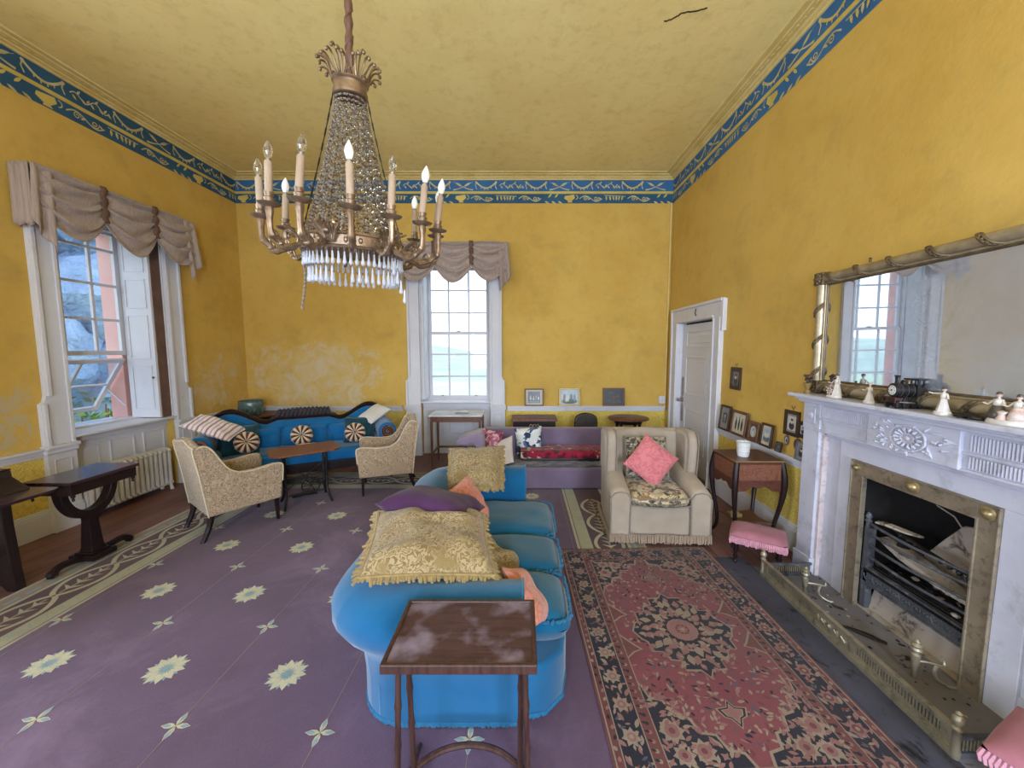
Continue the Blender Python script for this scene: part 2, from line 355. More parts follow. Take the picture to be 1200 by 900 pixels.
# ------------------------------------------------------------ mesh builder
def catmull(pts, n=6, closed=False):
    P = [Vector(p) for p in pts]; out = []
    N = len(P); R = range(N if closed else N-1)
    for i in R:
        if closed: a, b, c, d = P[i-1], P[i], P[(i+1) % N], P[(i+2) % N]
        else: a, b, c, d = P[max(i-1, 0)], P[i], P[i+1], P[min(i+2, N-1)]
        for k in range(n):
            t = k/n
            out.append(.5*((2*b)+(c-a)*t+(2*a-5*b+4*c-d)*t*t+(3*b-a-3*c+d)*t**3))
    if not closed: out.append(P[-1].copy())
    return out
class MB:
    def __init__(s): s.v = []; s.f = []; s.mi = []; s.mats = []; s.X = Matrix()
    def add(s, vs, fs, m):
        if m not in s.mats: s.mats.append(m)
        k = s.mats.index(m); o = len(s.v)
        s.v += [tuple(s.X @ Vector(v)) for v in vs]
        s.f += [tuple(i+o for i in f) for f in fs]; s.mi += [k]*len(fs)
        return s
    def box(s, c, d, m, rx=0, ry=0, rz=0, t=(1, 1)):
        s.nb = getattr(s, 'nb', 0)+1; g = (s.nb % 23)*2e-5      # neighbouring faces never share a plane
        x, y, z = d[0]/2+g, d[1]/2+g, d[2]/2+g
        vs = [(-x, -y, -z), (x, -y, -z), (x, y, -z), (-x, y, -z), (-x*t[0], -y*t[1], z), (x*t[0], -y*t[1], z), (x*t[0], y*t[1], z), (-x*t[0], y*t[1], z)]
        Rm = Matrix.Translation(c) @ Matrix.Rotation(rz, 4, 'Z') @ Matrix.Rotation(ry, 4, 'Y') @ Matrix.Rotation(rx, 4, 'X')
        return s.add([Rm @ Vector(v) for v in vs], [(0, 3, 2, 1), (4, 5, 6, 7), (0, 1, 5, 4), (1, 2, 6, 5), (2, 3, 7, 6), (3, 0, 4, 7)], m)
    def bx(s, x0, x1, y0, y1, z0, z1, m): return s.box(((x0+x1)/2, (y0+y1)/2, (z0+z1)/2), (abs(x1-x0), abs(y1-y0), abs(z1-z0)), m)
    def tube(s, pts, r, m, n=8, closed=False, caps=True, flat=None):
        P = [Vector(p) for p in pts]; N = len(P)
        rr = r if isinstance(r, (list, tuple)) else [r]*N
        vs = []; fs = []; prev = None
        for i, p in enumerate(P):
            if closed: t = P[(i+1) % N]-P[i-1]
            else: t = P[min(i+1, N-1)]-P[max(i-1, 0)]
            if t.length < 1e-9: t = Vector((0, 0, 1))
            t.normalize()
            if prev is None: prev = t.orthogonal() if abs(t.z) > .99 else Vector((0, 0, 1)).cross(t)
            u = prev-t*prev.dot(t)
            if u.length < 1e-6: u = t.orthogonal()
            u.normalize(); w = t.cross(u); prev = u
            for k in range(n):
                a = 2*PI*k/n; f2 = flat or 1
                vs.append(p+u*cos(a)*rr[i]+w*sin(a)*rr[i]*f2)
        for i in range(N if closed else N-1):
            j = (i+1) % N
            for k in range(n):
                q = (k+1) % n; fs.append((i*n+k, i*n+q, j*n+q, j*n+k))
        if caps and not closed: fs += [tuple(range(n-1, -1, -1)), tuple((N-1)*n+k for k in range(n))]
        return s.add(vs, fs, m)
    def cyl(s, p, q, r1, m, r2=None, n=14): return s.tube([p, q], [r1, r1 if r2 is None else r2], m, n)
    def lathe(s, prof, c, m, n=20, sx=1, sy=1, axis=None, lobes=0, lamp=0):
        vs = []; fs = []; N = len(prof)
        Rm = Matrix.Translation(c)
        if axis is not None: Rm = Rm @ Vector((0, 0, 1)).rotation_difference(Vector(axis)).to_matrix().to_4x4()
        for r, z in prof:
            for k in range(n):
                a = 2*PI*k/n; q = r*(1+lamp*cos(lobes*a)) if lobes else r
                vs.append(Rm @ Vector((q*cos(a)*sx, q*sin(a)*sy, z)))
        for i in range(N-1):
            for k in range(n):
                q = (k+1) % n; fs.append((i*n+k, i*n+q, (i+1)*n+q, (i+1)*n+k))
        if prof[0][0] > 1e-5: fs.append(tuple(range(n-1, -1, -1)))
        if prof[-1][0] > 1e-5: fs.append(tuple((N-1)*n+k for k in range(n)))
        return s.add(vs, fs, m)
    def prism(s, poly, a, b, m, plane='xy'):
        f = {'xy': lambda p, h: (p[0], p[1], h), 'xz': lambda p, h: (p[0], h, p[1]), 'yz': lambda p, h: (h, p[0], p[1])}[plane]
        n = len(poly); vs = [f(p, a) for p in poly]+[f(p, b) for p in poly]
        fs = [tuple(range(n-1, -1, -1)), tuple(range(n, 2*n))]+[(i, (i+1) % n, n+(i+1) % n, n+i) for i in range(n)]
        return s.add(vs, fs, m)
    def ball(s, c, r, m, n=12, seg=8):
        if not isinstance(r, (tuple, list)): r = (r, r, r)
        vs = []; fs = []
        for i in range(seg+1):
            th = PI*i/seg
            for k in range(n):
                a = 2*PI*k/n; vs.append((c[0]+r[0]*max(sin(th), 1e-3)*cos(a), c[1]+r[1]*max(sin(th), 1e-3)*sin(a), c[2]-r[2]*cos(th)))
        for i in range(seg):
            for k in range(n):
                q = (k+1) % n; fs.append((i*n+k, i*n+q, (i+1)*n+q, (i+1)*n+k))
        return s.add(vs, fs, m)
    def grid(s, fn, nu, nv, m, cu=False, thick=0):
        vs = [fn(i/nu, j/nv) for j in range(nv+1) for i in range(nu if cu else nu+1)]
        W = nu if cu else nu+1; fs = []
        for j in range(nv):
            for i in range(nu):
                q = (i+1) % W; fs.append((j*W+i, j*W+q, (j+1)*W+q, (j+1)*W+i))
        return s.add(vs, fs, m)
    def art(s, A, fn):
        for i, (pts, m, lv) in enumerate(A.P):
            s.add([fn(x, y, lv+(i % 40)*.02) for x, y in pts], [tuple(range(len(pts)))], m)
        return s
    def build(s, name, parent=None, smooth=38, bevel=0, subd=0, loc=None, rz=0, solid=0, label=None, bseg=2, rot=None):
        me = bpy.data.meshes.new(name); me.from_pydata(s.v, [], s.f)
        for m in s.mats: me.materials.append(M[m])
        me.polygons.foreach_set('material_index', s.mi)
        bm = bmesh.new(); bm.from_mesh(me); bmesh.ops.recalc_face_normals(bm, faces=bm.faces); bm.to_mesh(me); bm.free()
        if smooth:
            me.polygons.foreach_set('use_smooth', [True]*len(me.polygons)); me.set_sharp_from_angle(angle=rad(smooth))
        me.update()
        o = bpy.data.objects.new(name, me); COL.objects.link(o)
        if parent: o.parent = parent
        if loc: o.location = loc
        if rz: o.rotation_euler = (0, 0, rz)
        if rot: o.rotation_euler = rot
        if solid: d = o.modifiers.new('solid', 'SOLIDIFY'); d.thickness = solid; d.offset = 0
        if bevel: d = o.modifiers.new('bevel', 'BEVEL'); d.width = bevel; d.segments = bseg; d.limit_method = 'ANGLE'; d.angle_limit = rad(40); d.harden_normals = False
        if subd: d = o.modifiers.new('subd', 'SUBSURF'); d.levels = subd; d.render_levels = subd
        if label: o['label'] = label
        return o
class Art:      # flat figures woven, painted or printed on a surface
    def __init__(s): s.P = []
    def poly(s, pts, m, lv=1): s.P.append(([tuple(p[:2]) for p in pts], m, lv)); return s
    def rect(s, x0, x1, y0, y1, m, lv=1): return s.poly([(x0, y0), (x1, y0), (x1, y1), (x0, y1)], m, lv)
    def disk(s, x, y, r, m, lv=1, n=14, ry=None): return s.poly([(x+r*cos(2*PI*k/n), y+(ry or r)*sin(2*PI*k/n)) for k in range(n)], m, lv)
    def leaf(s, x, y, a, L, W, m, lv=1):
        c, d = cos(a), sin(a); q = [(0, 0), (L*.3, W*.42), (L*.6, W*.45), (L, 0), (L*.6, -W*.45), (L*.3, -W*.42)]
        return s.poly([(x+u*c-v*d, y+u*d+v*c) for u, v in q], m, lv)
    def ribbon(s, pts, w, m, lv=1, taper=False):
        P = [Vector((p[0], p[1])) for p in pts]; N = len(P); Lf = []; Rt = []
        for i in range(N):
            t = P[min(i+1, N-1)]-P[max(i-1, 0)]
            if t.length < 1e-9: t = Vector((1, 0))
            t.normalize(); q = Vector((-t.y, t.x))*w*.5*(max(.15, 1-i/(N-1)) if taper else 1)
            Lf.append(P[i]+q); Rt.append(P[i]-q)
        for i in range(N-1): s.poly([Lf[i], Rt[i], Rt[i+1], Lf[i+1]], m, lv)
        return s
    def arc(s, x, y, r, a0, a1, w, m, lv=1, n=10, ry=None):
        return s.ribbon([(x+r*cos(a0+(a1-a0)*k/n), y+(ry or r)*sin(a0+(a1-a0)*k/n)) for k in range(n+1)], w, m, lv)
def empty(name, label, cat, loc=(0, 0, 0), rz=0, group=None, kind=None):
    o = bpy.data.objects.new(name, None); COL.objects.link(o); o.location = loc; o.rotation_euler = (0, 0, rz); o.empty_display_size = .1
    return tag(o, label, cat, group, kind)
def tag(o, label=None, cat=None, group=None, kind=None):
    if label: o['label'] = label
    if cat: o['category'] = cat
    if group: o['group'] = group
    if kind: o['kind'] = kind
    return o
def struct(o): o['kind'] = 'structure'; return o
def copy_tree(o, parent=None):
    c = o.copy(); COL.objects.link(c); c.parent = parent
    for ch in list(o.children): copy_tree(ch, c)
    return c
def nz(x, y, z, s=1): return noise.noise(Vector((x*s, y*s, z*s)))
# ============================================================ the room
XL, XR, YB, YF, ZC = -4.38, 2.29, 6.08, -3.0, 4.31
WT = .60
DADO = .80
def wallbox(mb, x0, x1, y0, y1, z0, z1, m='wall_paint'): mb.bx(x0, x1, y0, y1, z0, z1, m)
W1 = (3.66, 4.76); W2 = (-1.62, -.52); WZ = 3.08
# left wall with its window openings
mb = MB()
ys = [YF, -2.15, -1.05, .55, 1.65, W1[0], W1[1], YB+WT]
for i in range(0, 8, 2): wallbox(mb, XL-WT, XL, ys[i], ys[i+1], 0, ZC)
for a, b, zb in ((ys[1], ys[2], .86), (ys[3], ys[4], .86), (ys[5], ys[6], 0)):
    wallbox(mb, XL-WT, XL, a, b, WZ, ZC)
    if zb: wallbox(mb, XL-WT, XL, a, b, 0, zb)
mb.bx(XL, XL+.006, YF, 3.44, .2, DADO-.06, 'dado_paper'); mb.bx(XL, XL+.006, 5.02, YB, .2, DADO-.06, 'dado_paper')
struct(mb.build('wall_left', smooth=0))
mb = MB()
wallbox(mb, XL, W2[0], YB, YB+WT, 0, ZC); wallbox(mb, W2[1], XR+WT, YB, YB+WT, 0, ZC); wallbox(mb, W2[0], W2[1], YB, YB+WT, WZ, ZC)
mb.bx(XL, -1.9, YB-.006, YB, .2, DADO-.06, 'dado_paper'); mb.bx(-.27, XR, YB-.006, YB, .2, DADO-.06, 'dado_paper')
struct(mb.build('wall_back', smooth=0))
# right wall: door opening and fireplace opening
D0, D1, DZ = 4.60, 5.66, 2.07
mb = MB()
F0, F1, FZ = 1.74, 2.46, .89
wallbox(mb, XR, XR+WT, D1, YB, 0, ZC); wallbox(mb, XR, XR+WT, D0, D1, DZ, ZC)
wallbox(mb, XR, XR+WT, F1, D0, 0, ZC); wallbox(mb, XR, XR+WT, F0, F1, FZ, ZC); wallbox(mb, XR, XR+WT, YF, F0, 0, ZC)
mb.bx(XR-.006, XR, 2.9, 4.42, .2, DADO-.06, 'dado_paper'); mb.bx(XR-.006, XR, 5.9, YB, .2, DADO-.06, 'dado_paper')
struct(mb.build('wall_right', smooth=0))
mb = MB()
wallbox(mb, XL-WT, -2.15, YF-WT, YF, 0, ZC); wallbox(mb, -1.05, .65, YF-WT, YF, 0, ZC); wallbox(mb, 1.75, XR+WT, YF-WT, YF, 0, ZC)
for a, b in ((-2.15, -1.05), (.65, 1.75)): wallbox(mb, a, b, YF-WT, YF, 0, .86); wallbox(mb, a, b, YF-WT, YF, WZ, ZC)  # unseen openings added to hold the rear fill lights
struct(mb.build('wall_front', smooth=0))
# ceiling with the crack in its plaster
mb = MB(); mb.bx(XL-WT, XR+WT, YF-WT, YB+WT, ZC, ZC+.2, 'ceiling_paint')
A = Art()
cr = catmull([(1.126, 3.322, 0), (1.19, 3.295, 0), (1.244, 3.245, 0), (1.337, 3.228, 0), (1.415, 3.198, 0)], 5)
A.ribbon([(p.x+.006*nz(i, 0, 0, .9), p.y+.012*nz(0, i, 0, .7)) for i, p in enumerate(cr)], .016, 'crack_dark')
mb.art(A, lambda x, y, l: (x, y, ZC-.001*l))
struct(mb.build('ceiling', smooth=0))
# floor boards, with hearth slab and slate margin laid in
mb = MB(); mb.bx(XL-WT, XR+WT, YF-WT, YB+WT, -.2, 0, 'floor_boards'); struct(mb.build('floor', smooth=0))
mb = MB(); mb.bx(1.80, XR+.02, 1.38, 2.86, 0, .008, 'hearth_slab')
for k in range(90):      # crumbs of coal and ash trodden into the slab
    x, y = RN.uniform(1.84, 2.2), RN.uniform(1.46, 2.74); r = RN.uniform(.003, .010)
    mb.ball((x, y, .009), (r, r*1.3, .003), 'iron_black' if RN.random() < .7 else 'ash_slab', 6, 4)
struct(mb.build('hearth', smooth=0))
mb = MB(); mb.bx(1.10, 1.80, .2, 3.0, 0, .004, 'margin_slab'); struct(mb.build('hearth_margin', smooth=0))

# ---- cornice and painted frieze, one run per wall
def frieze_art(L):
    A = Art(); P, Y = 'frieze_pale', 'frieze_yellow'
    # upper band t .18-.335 ; lower band t 0-.135 ; fillet between
    s = .05
    k = 0
    while s < L-.1:
        y0, y1 = .185, .325; m = (y0+y1)/2
        kind = k % 4
        if kind in (0, 2):               # hanging swag between two knots
            w = .30
            A.ribbon([(s+w*q/12, y1-.02-.085*sin(PI*q/12)) for q in range(13)], .022, P if k % 8 else Y)
            for e in (s, s+w):
                A.disk(e, y1-.02, .016, P, 2, 8); A.ribbon([(e, y1-.03), (e-.012, m), (e+.008, y0+.02)], .012, P)
            for q in range(3, 10, 2): A.leaf(s+w*q/12, y1-.028-.085*sin(PI*q/12), -PI/2, .03, .014, Y, 2)
        elif kind == 1:                  # crossed palm sprays
            w = .30
            for d in (1, -1):
                x0 = s if d > 0 else s+w
                A.ribbon([(x0+d*w*q/10, y0+.01+(y1-y0-.02)*(q/10)**1.5) for q in range(11)], .020, P, 1, True)
                A.leaf(x0+d*w*.55, m-.01, (.5 if d > 0 else PI-.5), .12, .035, P, 2)
        else:                            # leafy vine
            w = .36
            A.ribbon([(s+w*q/16, m+.030*sin(q*PI/4)) for q in range(17)], .010, P)
            for q in range(9):
                x = s+w*(q+.5)/9; A.leaf(x, m+.02*sin(q*PI/2), (.9 if q % 2 else -.9), .055, .022, P if q % 3 else Y, 2)
        s += w+.05; k += 1
    s, k = .02, 0
    while s < L-.1:
        y0, y1 = .010, .125; m = (y0+y1)/2
        kind = k % 5
        if kind == 0:                    # urn
            w = .22
            A.poly([(s+.03, y1-.02), (s+.17, y1), (s+.185, m+.01), (s+.13, y0+.02), (s+.15, y0), (s+.07, y0), (s+.08, y0+.02), (s+.02, m)], Y)
            A.arc(s+.195, m+.02, .03, -PI/2, PI/2, .010, P)
        elif kind in (1, 3):             # rinceau scroll
            w = .34
            A.ribbon([(s+w*q/18, m+.04*sin(q*PI/9)) for q in range(19)], .012, P)
            for c, d in ((.09, 1), (.25, -1)):
                pts = [(s+c+.035*(1-q/16)*cos(d*q*.7), m+.035*(1-q/16)*sin(d*q*.7)) for q in range(14)]
                A.ribbon(pts, .010, P, 2)
                A.leaf(s+c+.03, m-.02*d, .6*d, .06, .022, P, 2)
        elif kind == 2:                  # row of hanging buds
            w = .32
            A.ribbon([(s, y1-.01), (s+w, y1-.025)], .008, P)
            for q in range(6): A.leaf(s+.03+q*.05, y1-.015, -PI/2+.25*sin(q), .075, .028, P if q % 2 else Y, 2)
        else:                            # broken leaves
            w = .26
            for q in range(5): A.leaf(s+.02+q*.05, y0+.02+(q % 2)*.05, .8 if q % 2 else -.5, .085, .028, Y if q % 2 else P, 2)
        s += w+.035; k += 1
    return A
ZF = 3.91
def cornice(nm, L, fn, blue, blue2):
    mb = MB()
    q = lambda s0, s1, t0, t1, d, m: mb.add([fn(s0, t0, d), fn(s1, t0, d), fn(s1, t1, d), fn(s0, t1, d)], [(0, 1, 2, 3)], m)
    prof = [(0, 0, None), (0, .012, 'x')]
    # solid plate, then painted bands, fillet and projecting moulding
    pr = [(.000, .000), (.000, .006), (.137, .006), (.141, .014), (.172, .014), (.176, .006), (.335, .006), (.337, .022), (.352, .026), (.358, .050), (.372, .054), (.376, .115), (.385, .120), (.388, .165), (.400, .170), (.400, .0)]
    vs = []; n = len(pr)
    for s in (0, L): vs += [fn(s, t, d) for t, d in pr]
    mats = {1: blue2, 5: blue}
    for i in range(n-1):
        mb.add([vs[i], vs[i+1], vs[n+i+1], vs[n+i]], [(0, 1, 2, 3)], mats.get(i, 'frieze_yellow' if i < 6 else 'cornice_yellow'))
    mb.art(frieze_art(L), lambda x, y, l: fn(x, y, .007+.0015*l))
    # small enriched beads along the moulding
    k = int(L/.075)
    for i in range(k):
        s = (i+.5)*L/k; a, b = fn(s-.022, .3745, .085), fn(s+.022, .3745, .085)
        mb.tube([a, b], .007, 'cornice_yellow', 5)
    struct(mb.build(nm, smooth=0))
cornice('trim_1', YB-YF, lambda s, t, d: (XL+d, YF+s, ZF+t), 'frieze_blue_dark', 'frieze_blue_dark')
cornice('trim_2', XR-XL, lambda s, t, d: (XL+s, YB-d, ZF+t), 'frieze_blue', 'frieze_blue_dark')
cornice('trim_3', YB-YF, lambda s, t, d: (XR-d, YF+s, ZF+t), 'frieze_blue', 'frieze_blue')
# ---- dado rail and skirting
def rail(nm, segs):
    for (x0, y0, x1, y1, nx, ny) in segs:
        mb = MB()
        def q(d, z0, z1):
            mb.bx(min(x0, x1, x0+nx*d, x1+nx*d), max(x0, x1, x0+nx*d, x1+nx*d), min(y0, y1, y0+ny*d, y1+ny*d), max(y0, y1, y0+ny*d, y1+ny*d), z0, z1, 'white_paint')
        if nm.startswith('base'):
            q(.030, 0, .19); q(.022, .19, .215); q(.012, .215, .235)
        else:
            q(.018, DADO-.085, DADO-.055); q(.030, DADO-.055, DADO-.022); q(.052, DADO-.022, DADO)
        struct(mb.build(nm, smooth=0, bevel=.004))
rail('trim_4', [(XL, YF, XL, 3.42, 1, 0)]); rail('trim_5', [(XL, 5.03, XL, YB, 1, 0)])
rail('trim_6', [(XL+.03, YB, -1.92, YB, 0, -1)]); rail('trim_7', [(-.25, YB, XR-.03, YB, 0, -1)])
rail('trim_8', [(XR, 2.90, XR, 4.40, -1, 0)])
rail('baseboard_left', [(XL, YF, XL, 3.42, 1, 0), (XL, 5.03, XL, YB, 1, 0)])
rail('baseboard_back', [(XL+.03, YB, -1.92, YB, 0, -1), (-.25, YB, XR-.03, YB, 0, -1)])
rail('baseboard_right', [(XR, 2.90, XR, 4.40, -1, 0)])
# painted conduit in the right back corner, and its junction box above the dado
mb = MB(); mb.cyl((XR-.035, YB-.02, DADO), (XR-.035, YB-.02, ZF), .012, 'cornice_yellow', n=8); struct(mb.build('trim_9'))
mb = MB(); mb.box((2.20, YB-.03, .90), (.10, .05, .12), 'white_paint'); mb.box((2.20, YB-.058, .90), (.03, .012, .05), 'white_ticking')
tag(mb.build('junction_box', bevel=.006), 'small white socket box on the back wall just above the dado beside the door', 'socket')

# ---- windows
def frame_map(side):
    # local u runs along the wall, w into the room, z up
    if side == 'left': return lambda u, w, z: (XL+w, u, z)
    return lambda u, w, z: (u, YB-w, z)
def window(nm, side, a, b, lbl):
    F = frame_map(side)
    e = struct(empty(nm, lbl, 'window'))
    def bxx(mb, u0, u1, w0, w1, z0, z1, m='white_paint'):
        p, q = F(u0, w0, z0), F(u1, w1, z1)
        mb.bx(p[0], q[0], p[1], q[1], p[2], q[2], m)
    # architrave: jambs with shouldered feet, plinth blocks and pilaster bases
    for sgn, u in ((-1, a), (1, b)):
        mb = MB()
        o = lambda d: u+sgn*d
        poly = [(o(0), .80), (o(0), WZ+.18), (o(.19), WZ+.18), (o(.19), 1.27), (o(.205), 1.22), (o(.235), 1.20), (o(.235), .80)]
        prism = [(p[0], p[1]) for p in poly]
        n = len(prism); vs = [F(p[0], .0, p[1]) for p in prism]+[F(p[0], .035, p[1]) for p in prism]
        mb.add(vs, [tuple(range(n)), tuple(range(n, 2*n))]+[(i, (i+1) % n, n+(i+1) % n, n+i) for i in range(n)], 'white_paint')
        x0, x1 = sorted((o(.0), o(.03))); bxx(mb, x0, x1, .035, .05, .80, WZ+.15)
        x0, x1 = sorted((o(.155), o(.187))); bxx(mb, x0, x1, .035, .060, 1.27, WZ+.15)
        x0, x1 = sorted((o(.20), o(.23))); bxx(mb, x0, x1, .035, .060, .80, 1.20)
        # pedestal under the jamb
        x0, x1 = sorted((o(0), o(.235))); bxx(mb, x0, x1, 0, .045, .0, .80)
        x0, x1 = sorted((o(-.005), o(.25))); bxx(mb, x0, x1, 0, .085, .785, .815); bxx(mb, x0, x1, 0, .065, .74, .785)
        x0, x1 = sorted((o(-.005), o(.245))); bxx(mb, x0, x1, 0, .065, .0, .20); bxx(mb, x0, x1, 0, .055, .20, .23)
        x0, x1 = sorted((o(.05), o(.19)))
        bxx(mb, x0, x0+.012, .045, .053, .30, .68); bxx(mb, x1-.012, x1, .045, .053, .30, .68); bxx(mb, x0, x1, .045, .053, .30, .312); bxx(mb, x0, x1, .045, .053, .668, .68)
        mb.build('architrave', e, 0, bevel=.004)
    mb = MB(); bxx(mb, a-.19, b+.19, 0, .05, WZ, WZ+.18); mb.build('head_architrave', e, 0, bevel=.004)
    # sill board and panelled apron below it
    mb = MB(); bxx(mb, a, b, -.42, .0, .835, .865); bxx(mb, a, b, -.06, .045, .845, .868); mb.build('sill', e, 0, bevel=.005)
    mb = MB(); bxx(mb, a, b, -.20, -.10, 0, .835); bxx(mb, a, b, -.10, -.08, 0, .20); bxx(mb, a, b, -.10, -.075, .77, .835); bxx(mb, a, b, -.10, -.085, .20, .27)
    w = (b-a)/3
    for k in range(3):
        u0, u1 = a+k*w+.05, a+(k+1)*w-.05
        bxx(mb, u0, u0+.014, -.10, -.088, .32, .72); bxx(mb, u1-.014, u1, -.10, -.088, .32, .72); bxx(mb, u0, u1, -.10, -.088, .32, .334); bxx(mb, u0, u1, -.10, -.088, .706, .72)
    mb.build('apron', e, 0, bevel=.003)
    # reveal linings
    for u0, u1 in ((a-.01, a+.012), (b-.012, b+.01)):
        mb = MB(); bxx(mb, u0, u1, -.33, 0, .865, WZ); mb.build('reveal_lining', e, 0)
    mb = MB(); bxx(mb, a, b, -.33, 0, WZ-.012, WZ+.01); mb.build('soffit_lining', e, 0)
    # box frame
    mb = MB(); bxx(mb, a, a+.05, -.42, -.30, .865, WZ); bxx(mb, b-.05, b, -.42, -.30, .865, WZ); bxx(mb, a, b, -.42, -.30, WZ-.06, WZ); bxx(mb, a, b, -.42, -.28, .855, .885)
    mb.build('box_frame', e, 0, bevel=.003)
    return e, bxx, F
def sash(e, bxx, u0, u1, w0, z0, z1, zbars, nm='sash', stile=.045, cols=3, glass='window_glass'):
    mb = MB(); d = .035
    bxx(mb, u0, u0+stile, w0, w0+d, z0, z1); bxx(mb, u1-stile, u1, w0, w0+d, z0, z1)
    bxx(mb, u0, u1, w0, w0+d, z0, z0+stile*1.1); bxx(mb, u0, u1, w0, w0+d, z1-stile*.9, z1)
    for k in range(1, cols):
        u = u0+(u1-u0)*k/cols; bxx(mb, u-.013, u+.013, w0+.004, w0+d-.004, z0, z1)
    for z in zbars: bxx(mb, u0, u1, w0+.004, w0+d-.004, z-.013, z+.013)
    s = mb.build(nm, e, 0)
    g = MB(); bxx(g, u0+.02, u1-.02, w0+.015, w0+.018, z0+.02, z1-.02, glass); g.build('pane', s, 0)
    return s
def outer_jambs(e, bxx, a, b):
    for u0, u1 in ((a-.02, a+.045), (b-.045, b+.02)):
        mb = MB(); bxx(mb, u0, u1, -.61, -.425, .84, WZ+.02, 'render_pink'); mb.build('outer_jamb', e, 0, label='pink rendered outer jamb')
    mb = MB(); bxx(mb, a-.02, b+.02, -.61, -.425, WZ-.05, WZ+.02, 'render_pink'); mb.build('outer_head', e, 0)
    mb = MB(); bxx(mb, a-.02, b+.02, -.72, -.42, .80, .862, 'render_bluegrey'); mb.build('outer_sill', e, 0)
# window 2: back wall, twelve panes, closed
e, bxx, F = window('window_2', 'back', W2[0], W2[1], 'white twelve pane sash window in the back wall, closed')
outer_jambs(e, bxx, *W2)
sash(e, bxx, W2[0]+.05, W2[1]-.05, -.38, .875, 1.98, [1.245, 1.610])
sash(e, bxx, W2[0]+.05, W2[1]-.05, -.415, 1.94, WZ-.05, [2.30, 2.665])
mb = MB()
for u in (-1.35, -.79): bxx(mb, u-.02, u+.02, -.345, -.325, .915, .93, 'brass_bright')
bxx(mb, -1.10, -1.04, -.36, -.33, 1.985, 2.0, 'brass_bright'); mb.build('sash_lift', e, 0)
mb = MB(); bxx(mb, W2[0]+.012, W2[0]+.05, -.28, -.01, .90, WZ-.03)
for z0, z1 in ((.98, 1.6), (1.68, 2.3), (2.38, 2.98)): bxx(mb, W2[0]+.05, W2[0]+.056, -.24, -.05, z0, z1)
mb.build('shutter', e, 0, bevel=.003)
# window 1: left wall, upper sash dropped, lower light pivoted outwards
e, bxx, F = window('window_1', 'left', W1[0], W1[1], 'white sash window in the left wall with its lower light tilted open')
outer_jambs(e, bxx, W1[0], W1[1]-.10)
sash(e, bxx, W1[0]+.05, W1[1]-.15, -.40, 1.63, WZ-.05, [2.03, 2.42, 2.81])
# right shutter leaf standing clear of its box, showing the dark box behind it
mb = MB(); ua = W1[1]-.155
bxx(mb, ua, ua+.028, -.36, -.02, .875, WZ-.04)
for z0, z1 in ((.97, 1.50), (1.58, 2.10), (2.18, 2.52), (2.60, 2.98)):
    for (p, q, r, t) in ((-.31, -.07, z0, z0+.014), (-.31, -.07, z1-.014, z1), (-.31, -.298, z0, z1), (-.082, -.07, z0, z1)): bxx(mb, ua-.008, ua, p, q, r, t)
sh = mb.build('shutter', e, 0, bevel=.002)
k = MB(); k.ball(F(ua-.02, -.05, 1.36), .014, 'brass_bright', 8, 6); k.build('shutter_knob', sh)
mb = MB(); bxx(mb, W1[1]-.125, W1[1]-.008, -.33, -.012, .868, WZ-.02, 'strap_brown'); mb.build('shutter_box', e, 0)
# pivoted light: hinged at its top right, swung out
pv = MB(); z1, z0, u0, u1 = 1.585, .86, W1[0]+.06, W1[1]-.17
def bp(u0_, u1_, z0_, z1_, m='white_paint', d=.03):
    for zz in ((z0_, z1_),): pv.bx(-d/2, d/2, u0_-u1, u1_-u1, zz[0]-z1, zz[1]-z1, m)
bp(u0, u0+.05, z0, z1); bp(u1-.05, u1, z0, z1); bp(u0, u1, z0, z0+.05); bp(u0, u1, z1-.05, z1); bp((u0+u1)/2-.012, (u0+u1)/2+.012, z0, z1); bp(u0, u1, (z0+z1)/2-.01, (z0+z1)/2+.01)
pl = pv.build('tilting_light', e, 0, bevel=.003, loc=F(u1, -.375, z1), rot=(0, rad(33), 0))
g = MB(); g.bx(-.002, .002, u0+.03-u1, -.03, z0+.03-z1, -.03, 'dusty_glass'); g.build('pane', pl, 0)
mb = MB(); mb.cyl(F(u1-.02, -.39, 1.02), F(u1-.02, -.62, 1.25), .008, 'white_paint', n=6); mb.build('stay_bar', e, 0)

# ---- door 1 in the right wall
e = struct(empty('door_1', 'white panelled door in the right wall by the back corner', 'door'))
mb = MB()
for y0, y1 in ((D0-.185, D0), (D1, D1+.20)):
    mb.bx(XR-.035, XR, y0, y1, 0, DZ+.02, 'white_paint')
    mb.bx(XR-.055, XR-.035, y0 if y0 < D0-.1 else y1-.035, y0+.035 if y0 < D0-.1 else y1, 0, DZ, 'white_paint')
    mb.bx(XR-.05, XR-.035, y1-.03 if y0 < D0-.1 else y0, y1 if y0 < D0-.1 else y0+.03, 0, DZ, 'white_paint')
mb.bx(XR-.035, XR, D0-.185, D1+.20, DZ, DZ+.19, 'white_paint'); mb.bx(XR-.06, XR, D0-.205, D1+.215, DZ+.175, DZ+.21, 'white_paint')
mb.bx(XR-.048, XR, D0-.235, D0-.18, DZ-.16, DZ+.20, 'white_paint'); mb.bx(XR-.048, XR, D1+.195, D1+.235, DZ-.16, DZ+.20, 'white_paint')
mb.bx(XR-.05, XR-.035, D0, D1, DZ+.005, DZ+.03, 'white_paint')
mb.build('door_frame', e, 0, bevel=.004)
mb = MB(); mb.bx(XR+.045, XR+.09, D0+.005, D1-.005, .005, DZ-.03, 'white_paint')
mb.bx(XR-.004, XR+.10, D0-.01, D0+.003, 0, DZ, 'white_paint'); mb.bx(XR-.004, XR+.10, D1-.004, D1+.01, 0, DZ, 'white_paint'); mb.bx(XR-.004, XR+.1, D0, D1, DZ-.005, DZ+.01, 'white_paint')
